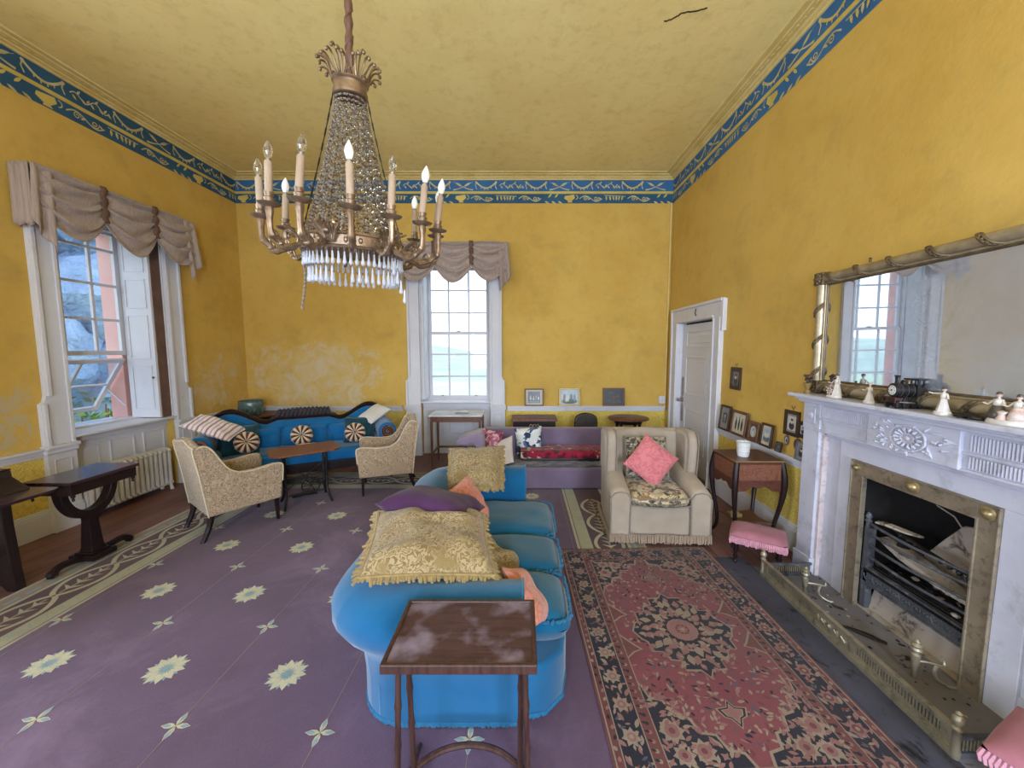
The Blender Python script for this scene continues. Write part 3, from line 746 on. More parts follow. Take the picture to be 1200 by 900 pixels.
for (y0, y1, z0, z1) in ((D0+.13, D1-.16, 1.72, 1.95), (D0+.26, D1-.16, 1.06, 1.60), (D0+.26, D1-.16, .30, .86)):
    for (p, q, r, t) in ((y0, y1, z0, z0+.022), (y0, y1, z1-.022, z1), (y0, y0+.022, z0, z1), (y1-.022, y1, z0, z1)): mb.bx(XR+.034, XR+.046, p, q, r, t, 'white_paint')
    mb.bx(XR+.040, XR+.046, y0+.06, y1-.06, z0+.06, z1-.06, 'white_paint')
mb.bx(XR+.095, XR+.12, D0-.05, D1+.05, 0, DZ+.05, 'soot_brick')
mb.build('door_leaf', e, 0, bevel=.004)
mb = MB()
for z0, z1 in ((1.00, 1.30), (.64, .92)):
    y = D1-.075; c = (z0+z1)/2
    mb.prism([(y-.028, z0+.03), (y, z0), (y+.028, z0+.03), (y+.03, c), (y+.028, z1-.03), (y, z1), (y-.028, z1-.03), (y-.03, c)], XR+.038, XR+.046, 'pewter', 'yz')
mb.build('finger_plate', e, 0, label='old metal finger plates above and below the knob')
mb = MB(); mb.cyl((XR+.045, D1-.09, .965), (XR-.012, D1-.09, .965), .010, 'pewter'); mb.ball((XR-.02, D1-.09, .965), (.022, .03, .026), 'pewter'); mb.box((XR+.036, D1-.075, .965), (.015, .07, .07), 'pewter')
mb.build('door_knob', e, label='dull metal knob')
mb = MB(); mb.tube([(XR-.036, 5.06, DZ+.06), (XR-.055, 5.06, DZ+.09), (XR-.05, 5.05, DZ+.13), (XR-.04, 5.07, DZ+.15)], .006, 'iron_black', 6)
mb.build('hook', e)

# ============================================================ outside the windows
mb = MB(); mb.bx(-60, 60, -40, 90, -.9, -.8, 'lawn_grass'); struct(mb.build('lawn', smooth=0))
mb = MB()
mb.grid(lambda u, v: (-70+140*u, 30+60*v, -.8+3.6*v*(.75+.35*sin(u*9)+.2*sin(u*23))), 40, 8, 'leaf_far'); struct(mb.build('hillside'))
def tree(name, x, y, h, w, label, m='leaf_far', low=.45):
    t = empty(name, label, 'tree', (x, y, -.8), group=None)
    tr = MB(); tr.tube([(0, 0, 0), (.05*w, 0, h*.3), (0, .05, h*.6)], [w*.07, w*.05, w*.03], 'walnut', 8); tr.build('trunk', t)
    cr = MB(); r = random.Random(int(x*10))
    for k in range(int(26/(low+.4))):
        a = r.uniform(0, 2*PI); q = r.uniform(0, .34)*w; z = h*(low+(.95-low)*r.random()); s = w*r.uniform(.12, .2)
        c = Vector((q*cos(a), q*sin(a), z))
        def fn(u, v, c=c, s=s):
            th = PI*v; aa = 2*PI*u; d = Vector((sin(th)*cos(aa), sin(th)*sin(aa), -cos(th)))
            return c+d*s*(1+.35*noise.noise((c+d)*3.1))
        cr.grid(fn, 14, 8, m, cu=True)
    cr.build('crown', t)
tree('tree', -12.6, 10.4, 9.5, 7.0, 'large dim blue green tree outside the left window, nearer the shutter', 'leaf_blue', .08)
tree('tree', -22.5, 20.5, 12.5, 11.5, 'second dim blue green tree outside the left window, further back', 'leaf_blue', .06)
mb = MB(); r = random.Random(4)
for k in range(420):
    a = r.uniform(0, 2*PI); q = r.random()**.5; x, y = -6.4+.7*q*cos(a), 5.6+.9*q*sin(a); z = -.75+r.random()*2.3*(1-.35*q)
    d = Vector((r.gauss(0, 1), r.gauss(0, 1), r.gauss(0, .7))).normalized(); u = d.orthogonal().normalized()
    c = Vector((x, y, z)); L, w = .13, .035
    mb.add([c, c+d*L*.5+u*w, c+d*L, c+d*L*.5-u*w], [(0, 1, 2, 3)], 'leaf_green')
for k in range(12):
    mb.tube([(-6.7, 5.9, -.8), (-6.7+.3*cos(k), 5.9+.3*sin(k), .0), (-6.7+.4*cos(k), 5.9+.4*sin(k), .8)], .012, 'walnut', 5)
tag(mb.build('green_shrub', smooth=0), 'green leafy shrub growing outside below the tilted light of the left window', 'shrub')
# ============================================================ carpet and rug
def carpet():
    mb = MB(); x0, x1, y0, y1 = -3.55, 1.06, -1.2, 5.16
    mb.bx(x0, x1, y0, y1, .0, .008, 'carpet_plum')
    A = Art()
    # border: inner line, dashed sage band, brown vine band, outer striped band (three sides in view)
    B = [(0, .022, 'carpet_cream'), (.03, .135, 'carpet_sage'), (.135, .435, 'carpet_brown'), (.435, .46, 'carpet_cream'), (.46, .575, 'carpet_tan'), (.575, .60, 'carpet_cream')]
    ix0, ix1, iy1 = -2.945, .467, 4.55
    def sideL(a, b, m, lv, ya=y0, yb=None): A.rect(ix0-b, ix0-a, ya, iy1+a if yb is None else yb, m, lv)
    for a, b, m in B:
        A.rect(ix0-b, ix0-a, y0, iy1+b, m, 1); A.rect(ix1+a, ix1+b if b < .59 else x1, y0, iy1+b, m, 1)
        A.rect(ix0-a, ix1+a, iy1+a, iy1+b, m, 1)
    # dashes
    def run(n0, n1, step, fn):
        s = n0
        while s < n1: fn(s); s += step
    for off, sx in ((ix0, -1), (ix1, 1)):
        run(y0, iy1, .085, lambda s: A.poly([(off+sx*.055, s), (off+sx*.075, s+.006), (off+sx*.115, s+.03), (off+sx*.095, s+.026)], 'carpet_bluegrey', 2))
        run(y0, iy1, .12, lambda s: A.rect(off+sx*.50-.012, off+sx*.50+.012, s, s+.08, 'carpet_bluegrey', 2))
    run(ix0, ix1, .085, lambda s: A.poly([(s, iy1+.055), (s+.006, iy1+.075), (s+.03, iy1+.115), (s+.026, iy1+.095)], 'carpet_bluegrey', 2))
    # interlaced vine making chained lobes, a sprig in every lobe
    def vine(mapf, L, pitch=.40):
        n = int(L/pitch); d = .018
        for k in range(n):
            s0 = k*pitch
            for sg in (1, -1):
                pts = [(s0+pitch*q/12, sg*(.012+.105*abs(sin(PI*q/12))**.8)) for q in range(13)]
                P = [mapf(*p) for p in pts]; A.ribbon(P, .030, 'carpet_cream', 2)
            A.ribbon([mapf(s0+.03+(pitch-.07)*q/6, .0) for q in range(7)], .020, 'carpet_tan', 2)
            for q in range(4):
                for sg in (1, -1):
                    a, b = s0+.07+q*.07, .075-.008*q
                    A.poly([mapf(a, 0), mapf(a+.03, sg*b*.55), mapf(a+.055, sg*b), mapf(a+.045, sg*b*.45), mapf(a+.03, 0)], 'carpet_cream', 3)
    vine(lambda s, t: (ix0-.285+t, -1.1+s), 6.0); vine(lambda s, t: (ix1+.285+t, -1.0+s, ), 5.6)
    vine(lambda s, t: (ix0+.1+s, iy1+.285+t), 3.3)
    # field: seams, daisies and crosses
    for i in range(-2, 4):
        x = -1.563+.665*i
        if ix0 < x < ix1: A.rect(x-.0013, x+.0013, y0, iy1, 'carpet_tan', 2)
    def daisy(x, y, r, rot=0):
        for q in range(10): A.leaf(x, y, rot+2*PI*q/10+.31, r*1.04, r*.42, 'carpet_bluegrey', 2)
        for q in range(10): A.leaf(x+.02*cos(rot+2*PI*q/10), y+.02*sin(rot+2*PI*q/10), rot+2*PI*q/10, r*.92, r*.46, 'carpet_petal', 3)
        A.disk(x, y, r*.16, 'carpet_bluegrey', 4, 10)
        for q in range(10): A.ribbon([(x+r*.2*cos(rot+2*PI*q/10), y+r*.2*sin(rot+2*PI*q/10)), (x+r*.5*cos(rot+2*PI*q/10), y+r*.5*sin(rot+2*PI*q/10))], .004, 'carpet_bluegrey', 4)
    def cross(x, y, r):
        for q in range(4): A.leaf(x, y, PI/2*q, r, r*.42, 'carpet_petal', 2); A.leaf(x+.02*cos(PI/2*q), y+.02*sin(PI/2*q), PI/2*q, r*.62, r*.26, 'carpet_bluegrey', 3)
    for i in range(-1, 4):
        for j in range(-4, 5):
            x, y = -1.895+.664*i, 1.893+.627*j-.035*i
            if ix0+.15 < x < ix1-.15 and y < iy1-.15: daisy(x, y, .088)
    for i in range(-2, 3):
        for j in range(-5, 6):
            x, y = -1.565+.666*i, 1.583+.622*j-.03*i
            if ix0+.02 < x < ix1-.05 and y < iy1-.05: cross(x, y, .068)
    mb.art(A, lambda x, y, l: (x, y, .008+.0006*l))
    o = mb.build('carpet', smooth=0)
    tag(o, 'large plum carpet with pale daisies, small crosses and a looping vine border', 'carpet')
carpet()

def persian():
    e = empty('persian_rug', 'worn red and navy Persian rug with a dark star medallion, in front of the fireplace', 'rug', (.957, 2.165, .009), rad(2.0))
    W, H, KY = .615, .945, .80
    mb = MB(); mb.bx(-W, W, -H, H, 0, .009, 'rug_brick')
    A = Art(); r = random.Random(5)
    def rects(d, m, lv): A.rect(-W+d, W-d, -H+d*KY, H-d*KY, m, lv)
    rects(.010, 'rug_tan', 1); rects(.016, 'rug_brick', 2); rects(.045, 'rug_tan', 3); rects(.050, 'rug_navy', 4)
    rects(.165, 'rug_tan', 5); rects(.170, 'rug_brick', 6); rects(.222, 'rug_tan', 7); rects(.227, 'rug_red', 8)
    def perim(d, step):
        w, h = W-d, H-d*KY; out = []
        nx, ny = int(2*w/step), int(2*h/step)
        for k in range(nx): out += [(-w+(k+.5)*2*w/nx, -h, 0), (-w+(k+.5)*2*w/nx, h, 0)]
        for k in range(ny): out += [(-w, -h+(k+.5)*2*h/ny, PI/2), (w, -h+(k+.5)*2*h/ny, PI/2)]
        return out
    for x, y, a in perim(.030, .045): A.leaf(x-.012*cos(a), y-.012*sin(a), a+r.choice((0, .5, -.5)), .026, .018, r.choice(('rug_tan', 'rug_rose', 'rug_navy')), 9)
    for x, y, a in perim(.196, .040): A.disk(x, y, .010, r.choice(('rug_tan', 'rug_rose', 'rug_navy')), 9, 6); A.leaf(x, y, a+1.2, .026, .012, 'rug_navy', 10)
    # main border: palmettes linked by a meander with leaves
    P = perim(.108, .155)
    for x, y, a in perim(.108, .018):
        q = r.uniform(-.045, .045); A.leaf(x-sin(a)*q, y+cos(a)*q, r.uniform(0, 6.3), .034, .013, r.choice(('rug_rose', 'rug_tan', 'rug_brick', 'rug_slate')), 9)
    for i, (x, y, a) in enumerate(P):
        for q in range(7): A.leaf(x, y, 2*PI*q/7+i, .046, .026, 'rug_rose' if i % 2 else 'rug_tan', 10)
        A.disk(x, y, .022, 'rug_brick' if i % 2 else 'rug_rose', 11, 9); A.disk(x, y, .010, 'rug_tan', 12, 7)
    for x, y, a in perim(.108, .078):
        for sg in (1, -1):
            ox, oy = -sin(a)*.032*sg, cos(a)*.032*sg
            A.leaf(x+ox, y+oy, a+sg*r.uniform(.3, 1.0)+(PI if r.random() < .5 else 0), .050, .022, r.choice(('rug_rose', 'rug_tan', 'rug_rose')), 9)
    for x, y, a in perim(.108, .045):
        q = r.uniform(-.04, .04); A.leaf(x-sin(a)*q, y+cos(a)*q, r.uniform(0, 6.3), .028, .012, r.choice(('rug_rose', 'rug_tan', 'rug_brick')), 9)
    # spandrels
    FW, FH = W-.227, H-.227*KY
    for sx in (1, -1):
        for sy in (1, -1):
            m = lambda p, q: (sx*p, sy*q)
            stair = [(FW, FH), (.03, FH), (.05, FH-.06), (.11, FH-.075), (.13, FH-.14), (.19, FH-.15), (.215, FH-.22), (.275, FH-.235), (.30, FH-.31), (FW-.03, FH-.33), (FW, FH-.42)]
            A.poly([m(*p) for p in stair], 'rug_tan', 9)
            ins = [(FW, FH), (.045, FH), (.06, FH-.05), (.12, FH-.065), (.14, FH-.13), (.20, FH-.14), (.225, FH-.21), (.285, FH-.225), (.31, FH-.30), (FW-.022, FH-.32), (FW, FH-.40)]
            A.poly([m(*p) for p in ins], 'rug_navy', 10)
            for (px, py, R_) in ((.22, FH-.07, .055), (.32, FH-.16, .060), (.31, FH-.055, .05)):
                c = m(px, py)
                for q in range(8): A.leaf(c[0], c[1], 2*PI*q/8, R_, R_*.62, 'rug_tan', 11)
                A.disk(c[0], c[1], R_*.55, 'rug_rose', 12, 10); A.disk(c[0], c[1], R_*.25, 'rug_brick', 13, 8)
            for q in range(130):
                px, py = r.uniform(.1, FW), r.uniform(0, .38)
                if px < .06+py*.75: continue
                c = m(px, FH-py); A.leaf(c[0], c[1], r.uniform(0, 6.3), .042, .018, r.choice(('rug_tan', 'rug_rose', 'rug_rose')), 11)
    # field scatter
    for q in range(1100):
        x, y = r.uniform(-FW+.01, FW-.01), r.uniform(-FH+.01, FH-.01)
        A.leaf(x, y, r.uniform(0, 6.3), r.uniform(.020, .044), r.uniform(.009, .019), r.choice(('rug_tan', 'rug_rose', 'rug_brick', 'rug_slate', 'rug_tan', 'rug_navy')), 8.5)
    # half-leaf motifs on the long sides
    for sx in (1, -1):
        for yy in (.14, -.14):
            A.poly([(sx*FW, yy+.12), (sx*(FW-.07), yy+.03), (sx*(FW-.10), yy), (sx*(FW-.05), yy-.02), (sx*FW, yy-.06)], 'rug_tan', 9)
            A.poly([(sx*FW, yy+.10), (sx*(FW-.06), yy+.025), (sx*(FW-.085), yy), (sx*(FW-.04), yy-.015), (sx*FW, yy-.05)], 'rug_brick', 10)
    # medallion
    def star(R_, m, lv, cy=0):
        q1 = [(0, 1.0), (.10, .86), (.36, .85), (.36, .67), (.54, .64), (.60, .48), (.80, .46), (.80, .26), (.90, .18), (1.0, 0)]
        full = q1+[(p[0], -p[1]) for p in q1[::-1][1:]]
        full += [(-p[0], p[1]) for p in full[::-1][1:-1]]
        A.poly([(p[0]*R_*1.0, p[1]*R_*1.14+cy) for p in full], m, lv)
    star(.305, 'rug_tan', 11); star(.294, 'rug_navy', 12)
    for ring, n, L in ((.205, 22, .075), (.145, 16, .085), (.245, 18, .05), (.265, 10, .035), (.115, 18, .05)):
        for q in range(n):
            a = 2*PI*q/n+ring*9; x, y = ring*cos(a), ring*1.1*sin(a)
            A.leaf(x-.4*L*cos(a), y-.4*L*sin(a), a+r.uniform(-.5, .5), L, L*.6, 'rug_rose' if q % 3 else 'rug_tan', 13)
            A.leaf(x, y, a+PI/2, L*.5, L*.2, 'rug_tan', 14)
    A.disk(0, 0, .088, 'rug_tan', 15, 24)
    for q in range(14): A.disk(.074*cos(2*PI*q/14), .074*sin(2*PI*q/14), .018, 'rug_rose', 16, 8)
    A.disk(0, 0, .066, 'rug_rose', 17, 20); A.disk(0, 0, .040, 'rug_brick', 18, 16)
    for q in range(8): A.leaf(0, 0, 2*PI*q/8, .038, .018, 'rug_rose', 19)
    A.disk(0, 0, .012, 'rug_tan', 20, 8)
    # pendants
    for sy in (1, -1):
        for s, m, lv in ((1, 'rug_tan', 11), (.88, 'rug_navy', 12), (.70, 'rug_tan', 13), (.6, 'rug_rose', 14)):
            q = [(0, .075), (.020, .035), (.075, .028), (.055, -.015), (.025, -.028), (0, -.075), (-.025, -.028), (-.055, -.015), (-.075, .028), (-.020, .035)]
            A.poly([(x*s, -sy*(.535-y*s)*-1) for x, y in q] if sy > 0 else [(x*s, -(.535-y*s)) for x, y in q], m, lv)
    mb.art(A, lambda x, y, l: (x, y, .009+.00022*l))
    mb.build('pile', e, 0)
    fr = MB()
    for k in range(170):
        x = -W+(k+.5)*2*W/170
        for sy in (1, -1):
            p = Vector((x, sy*H, .006)); q = p+Vector((r.uniform(-.006, .006), sy*r.uniform(.015, .03), -.003)); fr.tube([p, q], .0022, 'rug_tan', 4)
    f = fr.build('fringe', e, 0, label='pale cotton end fringe'); f['kind'] = 'stuff'
persian()

# ============================================================ soft things
def cush_fn(w, h, t, pinch, seed, wr):
    def f(side):
        def g(u, v):
            a, b = 2*u-1, 2*v-1
            x = w/2*a*(1-pinch*(1-b*b)); y = h/2*b*(1-pinch*(1-a*a))
            k = max((1-a**4)*(1-b**4), 0)**.6
            z = side*t/2*k
            nn = noise.noise(Vector((x*7+seed, y*7, side*3)))*wr+noise.noise(Vector((x*2.5+seed, y*16, seed)))*wr*.8
            return (x, y, z+nn*k**.3*(1 if k > 0 else 0))
        return g
    return f
def place(o, loc, nrm, up=(0, 1, 0)):
    z = Vector(nrm).normalized(); y = Vector(up); y = (y-z*y.dot(z)).normalized(); x = y.cross(z)
    o.matrix_world = Matrix.Translation(loc) @ Matrix((x, y, z)).transposed().to_4x4()
def cushion(name, label, w, h, t, m, loc, nrm, up=(0, 1, 0), group=None, pipe=None, fringe=None, pinch=.06, wr=.012, seed=0, cat='cushion'):
    e = empty(name, label, cat, group=group)
    place(e, loc, nrm, up)
    f = cush_fn(w, h, t, pinch, seed, wr); mb = MB()
    mb.grid(f(1), 22, 22, m); mb.grid(f(-1), 22, 22, m); mb.build('cover', e, 80)
    edge = [f(1)(k/16, 0) for k in range(16)]+[f(1)(1, k/16) for k in range(16)]+[f(1)(1-k/16, 1) for k in range(16)]+[f(1)(0, 1-k/16) for k in range(16)]
    if pipe: p = MB(); p.tube(edge, .006, pipe, 6, closed=True); p.build('piping', e)
    if fringe:
        p = MB(); r = random.Random(seed); N = len(edge)
        for k in range(N):
            for d in range(3):
                a = Vector(edge[k]).lerp(Vector(edge[(k+1) % N]), d*.333+r.uniform(0, .15))
                o = Vector((a.x/w, a.y/h, 0)); o = Vector((round(o.x*1.12)*1.0, round(o.y*1.12), 0)) if o.length else Vector((1, 0, 0))
                if o.length < .1: o = Vector((a.x, a.y, 0))
                o.normalize(); e2 = a+o*r.uniform(.018, .036)+Vector((r.uniform(-.01, .01), r.uniform(-.01, .01), -.012))
                p.tube([a, a.lerp(e2, .4), e2], [.005, .008, .006], fringe, 6)
        p.tube(edge, .009, fringe, 6, closed=True)
        p.build('tassel_fringe', e)
    return e

# ============================================================ the big blue sofa
def sofa():
    e = empty('sofa', 'large turquoise sofa with rolled arms and back seen end-on in the middle of the room', 'sofa', (0, 0, 0))
    prof = [(0, .02), (.0, .18), (.012, .30), (.045, .375), (.10, .43), (.135, .49), (.135, .55), (.10, .605), (.04, .64), (-.04, .655), (-.12, .64), (-.165, .59), (-.185, .51), (-.18, .40), (-.18, .25)]
    x0, x1, y0, y1, R_ = -.775, .0, 1.575, 3.40, .24
    path = []
    def seg(a, b, n): return [((a[0]+(b[0]-a[0])*k/n, a[1]+(b[1]-a[1])*k/n)) for k in range(n)]
    near = seg((x1, y0), (x0+R_, y0), 8); c1 = [(x0+R_-R_*sin(t), y0+R_-R_*cos(t)) for t in [PI/2*k/8 for k in range(9)]]
    back = seg((x0, y0+R_), (x0, y1-R_), 12)[1:]; c2 = [(x0+R_-R_*cos(t), y1-R_+R_*sin(t)) for t in [PI/2*k/8 for k in range(9)]]
    far = seg((x0+R_, y1), (x1+.02, y1), 8)[1:]+[(x1+.02, y1)]
    pts = near+c1+back+c2+far; N = len(pts); n = len(prof); V = []
    for i, p in enumerate(pts):
        a, b = pts[max(i-1, 0)], pts[min(i+1, N-1)]
        t = Vector((b[0]-a[0], b[1]-a[1])).normalized(); out = Vector((-t.y, t.x))      # travelling clockwise: outward is to the left
        for d, z in prof:
            w = 1+.05*noise.noise(Vector((p[0]*3, p[1]*3, z*4)))
            V.append((p[0]+out.x*d*w, p[1]+out.y*d*w, z+.012*noise.noise(Vector((p[0]*5, p[1]*5, z*6)))*(z > .2)))
    ca, cb = len(near)+4, len(near)+len(c1)+len(back)+4
    for name, i0, i1, cap in (('arm', 0, ca, 0), ('backrest', ca, cb, None), ('arm', cb, N-1, N-1)):
        vs = V[i0*n:(i1+1)*n]; fs = []
        for i in range(i1-i0):
            for k in range(n-1): fs.append((i*n+k, i*n+k+1, (i+1)*n+k+1, (i+1)*n+k))
        if cap is not None: o_ = (cap-i0)*n; fs.append(tuple(range(o_, o_+n)))
        mb = MB(); mb.add(vs, fs, 'blue_linen'); o = mb.build(name, e, 60)
        if cap is not None: pc = MB(); pc.tube(V[cap*n:(cap+1)*n], .007, 'blue_fringe', 6); pc.build('piping', o)
        fm = MB(); r = random.Random(3)
        for i in range(i0, i1):
            a, b = Vector(V[i*n]), Vector(V[(i+1)*n]); L = (b-a).length; q = max(2, int(L/.006))
            for k in range(q):
                p = a.lerp(b, k/q); fm.tube([p+Vector((0, 0, .018)), p+Vector((r.uniform(-.003, .003), r.uniform(-.003, .003), -.006+r.uniform(-.004, .004)))], [.006, .005], 'blue_fringe', 4)
        f = fm.build('bottom_fringe', o)
    mb = MB()
    foot = [(-.66, 1.60), (-.03, 1.60), (.10, 1.63), (.19, 1.72), (.22, 1.86), (.22, 3.12), (.19, 3.27), (.10, 3.36), (-.03, 3.39), (-.66, 3.39)]
    mb.prism(foot, .02, .265, 'blue_linen'); mb.build('base', e, 50, bevel=.02, bseg=3)
    fm = MB(); r = random.Random(8)
    for i in range(1, 8):
        a, b = Vector((*foot[i], .02)), Vector((*foot[i+1], .02)); q = max(2, int((b-a).length/.007))
        for k in range(q):
            p = a.lerp(b, k/q); fm.tube([p+Vector((0, 0, .018)), p+Vector((r.uniform(-.003, .003), r.uniform(-.003, .003), -.006+r.uniform(-.004, .004)))], [.006, .005], 'blue_fringe', 4)
    fm.build('bottom_fringe', e)
    for k, (a, b) in enumerate(((1.735, 2.15), (2.16, 2.59), (2.60, 3.20))):
        mb = MB(); w, d, t = .80, b-a, .155
        xe0, xe1 = -.58, .238
        def top(u, v, sg=1, a=a, b=b, k=k):
            p, q = 2*u-1, 2*v-1
            sq = lambda z: math.copysign(abs(z)**.82, z)
            x = (xe0+xe1)/2+(xe1-xe0)/2*p*(1-.10*abs(q)**10); y = (a+b)/2+(b-a)/2*q*(1-.05*abs(p)**10)
            kk = max((1-p**8)*(1-q**8), 0)**.5
            z = .335+(.085*kk+.022*(1-p*p)*(1-q*q) if sg > 0 else -.075*kk)
            return (x, y, z+.012*noise.noise(Vector((x*6, y*6, k*5)))*kk)
        mb.grid(lambda u, v: top(u, v, 1), 26, 20, 'blue_seat'); mb.grid(lambda u, v: top(u, v, -1), 26, 20, 'blue_seat')
        o = mb.build('seat_cushion', e, 70)
        edge = [top(i/20, 0) for i in range(20)]+[top(1, i/16) for i in range(16)]+[top(1-i/20, 1) for i in range(20)]+[top(0, 1-i/16) for i in range(16)]
        p = MB(); r = random.Random(k)
        E_ = catmull(edge, 3, True)
        for q, v in enumerate(E_):
            p.ball((v.x+r.uniform(-.004, .004), v.y+r.uniform(-.004, .004), v.z+.055+r.uniform(-.004, .004)), r.uniform(.006, .010), 'blue_fringe', 5, 4) if v.x > -.2 else None
        p.build('boucle_edging', o, 0)
sofa()
cushion('cushion', 'largest gold damask cushion with tassel fringe, draped over the near corner of the turquoise sofa', .60, .54, .19, 'gold_damask', (-.475, 1.90, .715), (.14, -.10, 1), (-.22, 1, 0), fringe='gold_fringe', seed=1, wr=.03)
cushion('cushion', 'gold tasselled cushion lying on the far arm of the turquoise sofa', .46, .46, .14, 'gold_damask', (-.41, 3.22, .685), (-.06, -.62, 1), (0, 1, 0), fringe='gold_fringe', seed=2, wr=.02)
cushion('cushion', 'dark plum velvet cushion resting on the back of the turquoise sofa', .52, .40, .18, 'plum_velvet', (-.535, 2.22, .765), (.14, .16, 1), (.25, 1, 0), seed=3)
cushion('cushion', 'salmon cushion standing behind the plum cushion on the turquoise sofa', .42, .42, .14, 'salmon_damask', (-.405, 2.67, .535), (.75, -.35, .45), (-.5, .1, 1), seed=4, wr=.03)
cushion('cushion', 'salmon cushion almost hidden under the plum and large gold cushions, one corner showing', .40, .40, .12, 'salmon_damask', (-.47, 2.16, .575), (.2, .1, 1), (.7, 1, 0), seed=5)
cushion('cushion', 'crumpled gold cushion slumped on the turquoise seat beside the large gold cushion', .44, .46, .13, 'gold_damask', (-.235, 2.11, .505), (.50, .10, 1), (.3, 1, 0), seed=6, wr=.06)
cushion('cushion', 'salmon cushion leaning inside the near arm of the turquoise sofa', .28, .30, .09, 'salmon_damask', (.02, 1.81, .485), (.75, .10, .62), (-.3, .5, .6), seed=7)

# ============================================================ foreground occasional table
def tray_table():
    e = empty('side_table', 'small dark wooden table with bamboo turned legs in front of the turquoise sofa', 'table', (-.212, 1.335, 0)); e.scale = (.965, .965, 1.075)
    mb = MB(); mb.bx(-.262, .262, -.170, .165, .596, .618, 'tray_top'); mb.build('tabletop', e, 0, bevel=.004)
    mb = MB()
    for a, b, c, d in ((-.268, .268, -.176, -.160), (-.268, .268, .155, .171), (-.268, -.252, -.176, .171), (.252, .268, -.176, .171)): mb.bx(a, b, c, d, .592, .624, 'bamboo_dark')
    mb.build('rim', e, 0, bevel=.004)
    for sx in (1, -1):
        mb = MB(); mb.bx(sx*.222-.012, sx*.222+.012, -.15, .15, .575, .598, 'bamboo_dark'); mb.build('bearer', e, 0, bevel=.003)
        for y0, y1, xo in ((-.11, -.125, .004), (-.045, -.015, -.010)):
            a = Vector((sx*(.222+xo), y0, .578)); b = Vector((sx*(.232+xo*2.5), y1, .012)); pts = []; rr = []
            for k in range(25):
                t = k/24; pts.append(a.lerp(b, t)); rr.append(.0105+(.0035 if k % 6 == 0 else 0))
            lm = MB(); lm.tube(pts, rr, 'bamboo_dark', 10); lm.build('leg', e)
        mb = MB(); mb.tube([(sx*.238, -.17, .012), (sx*.236, -.12, .026), (sx*.234, 0, .03), (sx*.236, .12, .026), (sx*.238, .165, .012)], .012, 'bamboo_dark', 8); mb.build('foot_runner', e)
    mb = MB(); mb.tube(catmull([(-.226, -.02, .10), (-.12, .055, .10), (0, .08, .10), (.12, .055, .10), (.226, -.02, .10)], 6), .012, 'bamboo_dark', 8); mb.build('bowed_stretcher', e)
tray_table()

# ============================================================ damask tub armchairs
def armchair(label, loc, rz):
    e = empty('armchair', label, 'armchair', loc, rz, group='pair of damask armchairs')
    W = .29
    sidep = [(-.31, .23), (-.325, .40), (-.335, .545), (-.315, .575), (-.26, .585), (-.10, .568), (.02, .575), (.10, .62), (.16, .71), (.205, .80), (.245, .85), (.285, .865), (.325, .85), (.30, .60), (.272, .23)]
    for s in (1, -1):
        mb = MB(); a, b = sorted((s*W, s*(W-.075))); mb.prism(sidep, a, b, 'chair_damask', 'yz'); o = mb.build('arm', e, 60, bevel=.018, bseg=3)
        p = MB(); p.tube(catmull([(s*(W-.006), y, z) for y, z in sidep[1:13]], 4), .007, 'cream_piping', 6); p.build('piping', o)
    mb = MB()
    bp = [(.235, .25), (.262, .60), (.262, .80), (.275, .855), (.31, .872), (.345, .86), (.352, .82), (.318, .60), (.275, .23)]
    n = len(bp); nu = 14
    vs = []; fs = []
    for i in range(nu+1):
        x = -(W-.004)+2*(W-.004)*i/nu; hump = .018*cos(PI*x/W*.5)+.012*cos(PI*x/W*1.5)
        for y, z in bp: vs.append((x, y, z+(hump if z > .7 else 0)))
    for i in range(nu):
        for k in range(n): q = (k+1) % n; fs.append((i*n+k, i*n+q, (i+1)*n+q, (i+1)*n+k))
    fs += [tuple(range(n)), tuple(nu*n+k for k in range(n))]
    mb.add(vs, fs, 'chair_damask'); o = mb.build('backrest', e, 60, bevel=.01)
    p = MB(); p.tube([(x, y, z) for x, y, z in [vs[i*n+5] for i in range(nu+1)]], .007, 'cream_piping', 6)
    for s in (1, -1): p.tube(catmull([(s*(W-.004), y, z) for y, z in bp[5:]], 3), .006, 'cream_piping', 6)
    p.build('piping', o)
    mb = MB(); mb.bx(-W+.02, W-.02, -.315, .26, .23, .36, 'chair_damask'); mb.build('seat_rail', e, 0, bevel=.012)
    c = MB(); f = cush_fn(2*(W-.08), .52, .13, .01, 2, .01)
    c.grid(f(1), 14, 14, 'chair_damask'); c.grid(f(-1), 14, 14, 'chair_damask'); c.build('seat_cushion', e, 80, loc=(0, -.06, .41))
    for s in (1, -1):
        l = MB(); l.tube([(s*.245, -.275, .25), (s*.245, -.28, .02), (s*.245, -.28, .0)], [.026, .016, .016], 'dark_mahogany', 4); l.build('leg', e, 0)
        l = MB(); l.tube(catmull([(s*.245, .245, .25), (s*.245, .262, .15), (s*.25, .30, .05), (s*.25, .325, 0)], 4), [.026]*4+[.022]*4+[.018]*5, 'dark_mahogany', 6); l.build('leg', e)
    return e
armchair('gold damask armchair seen from behind beside the radiator, on the left', (-2.815, 3.625, 0), rad(144))
armchair('gold damask armchair before the back window with a plum cushion in its seat', (-1.66, 4.62, 0), rad(-71))
cushion('cushion', 'small plum velvet cushion in the seat of the armchair before the back window', .34, .30, .12, 'plum_velvet', (-1.52, 4.64, .545), (-.8, -.2, .7), (0, .1, 1), seed=9)

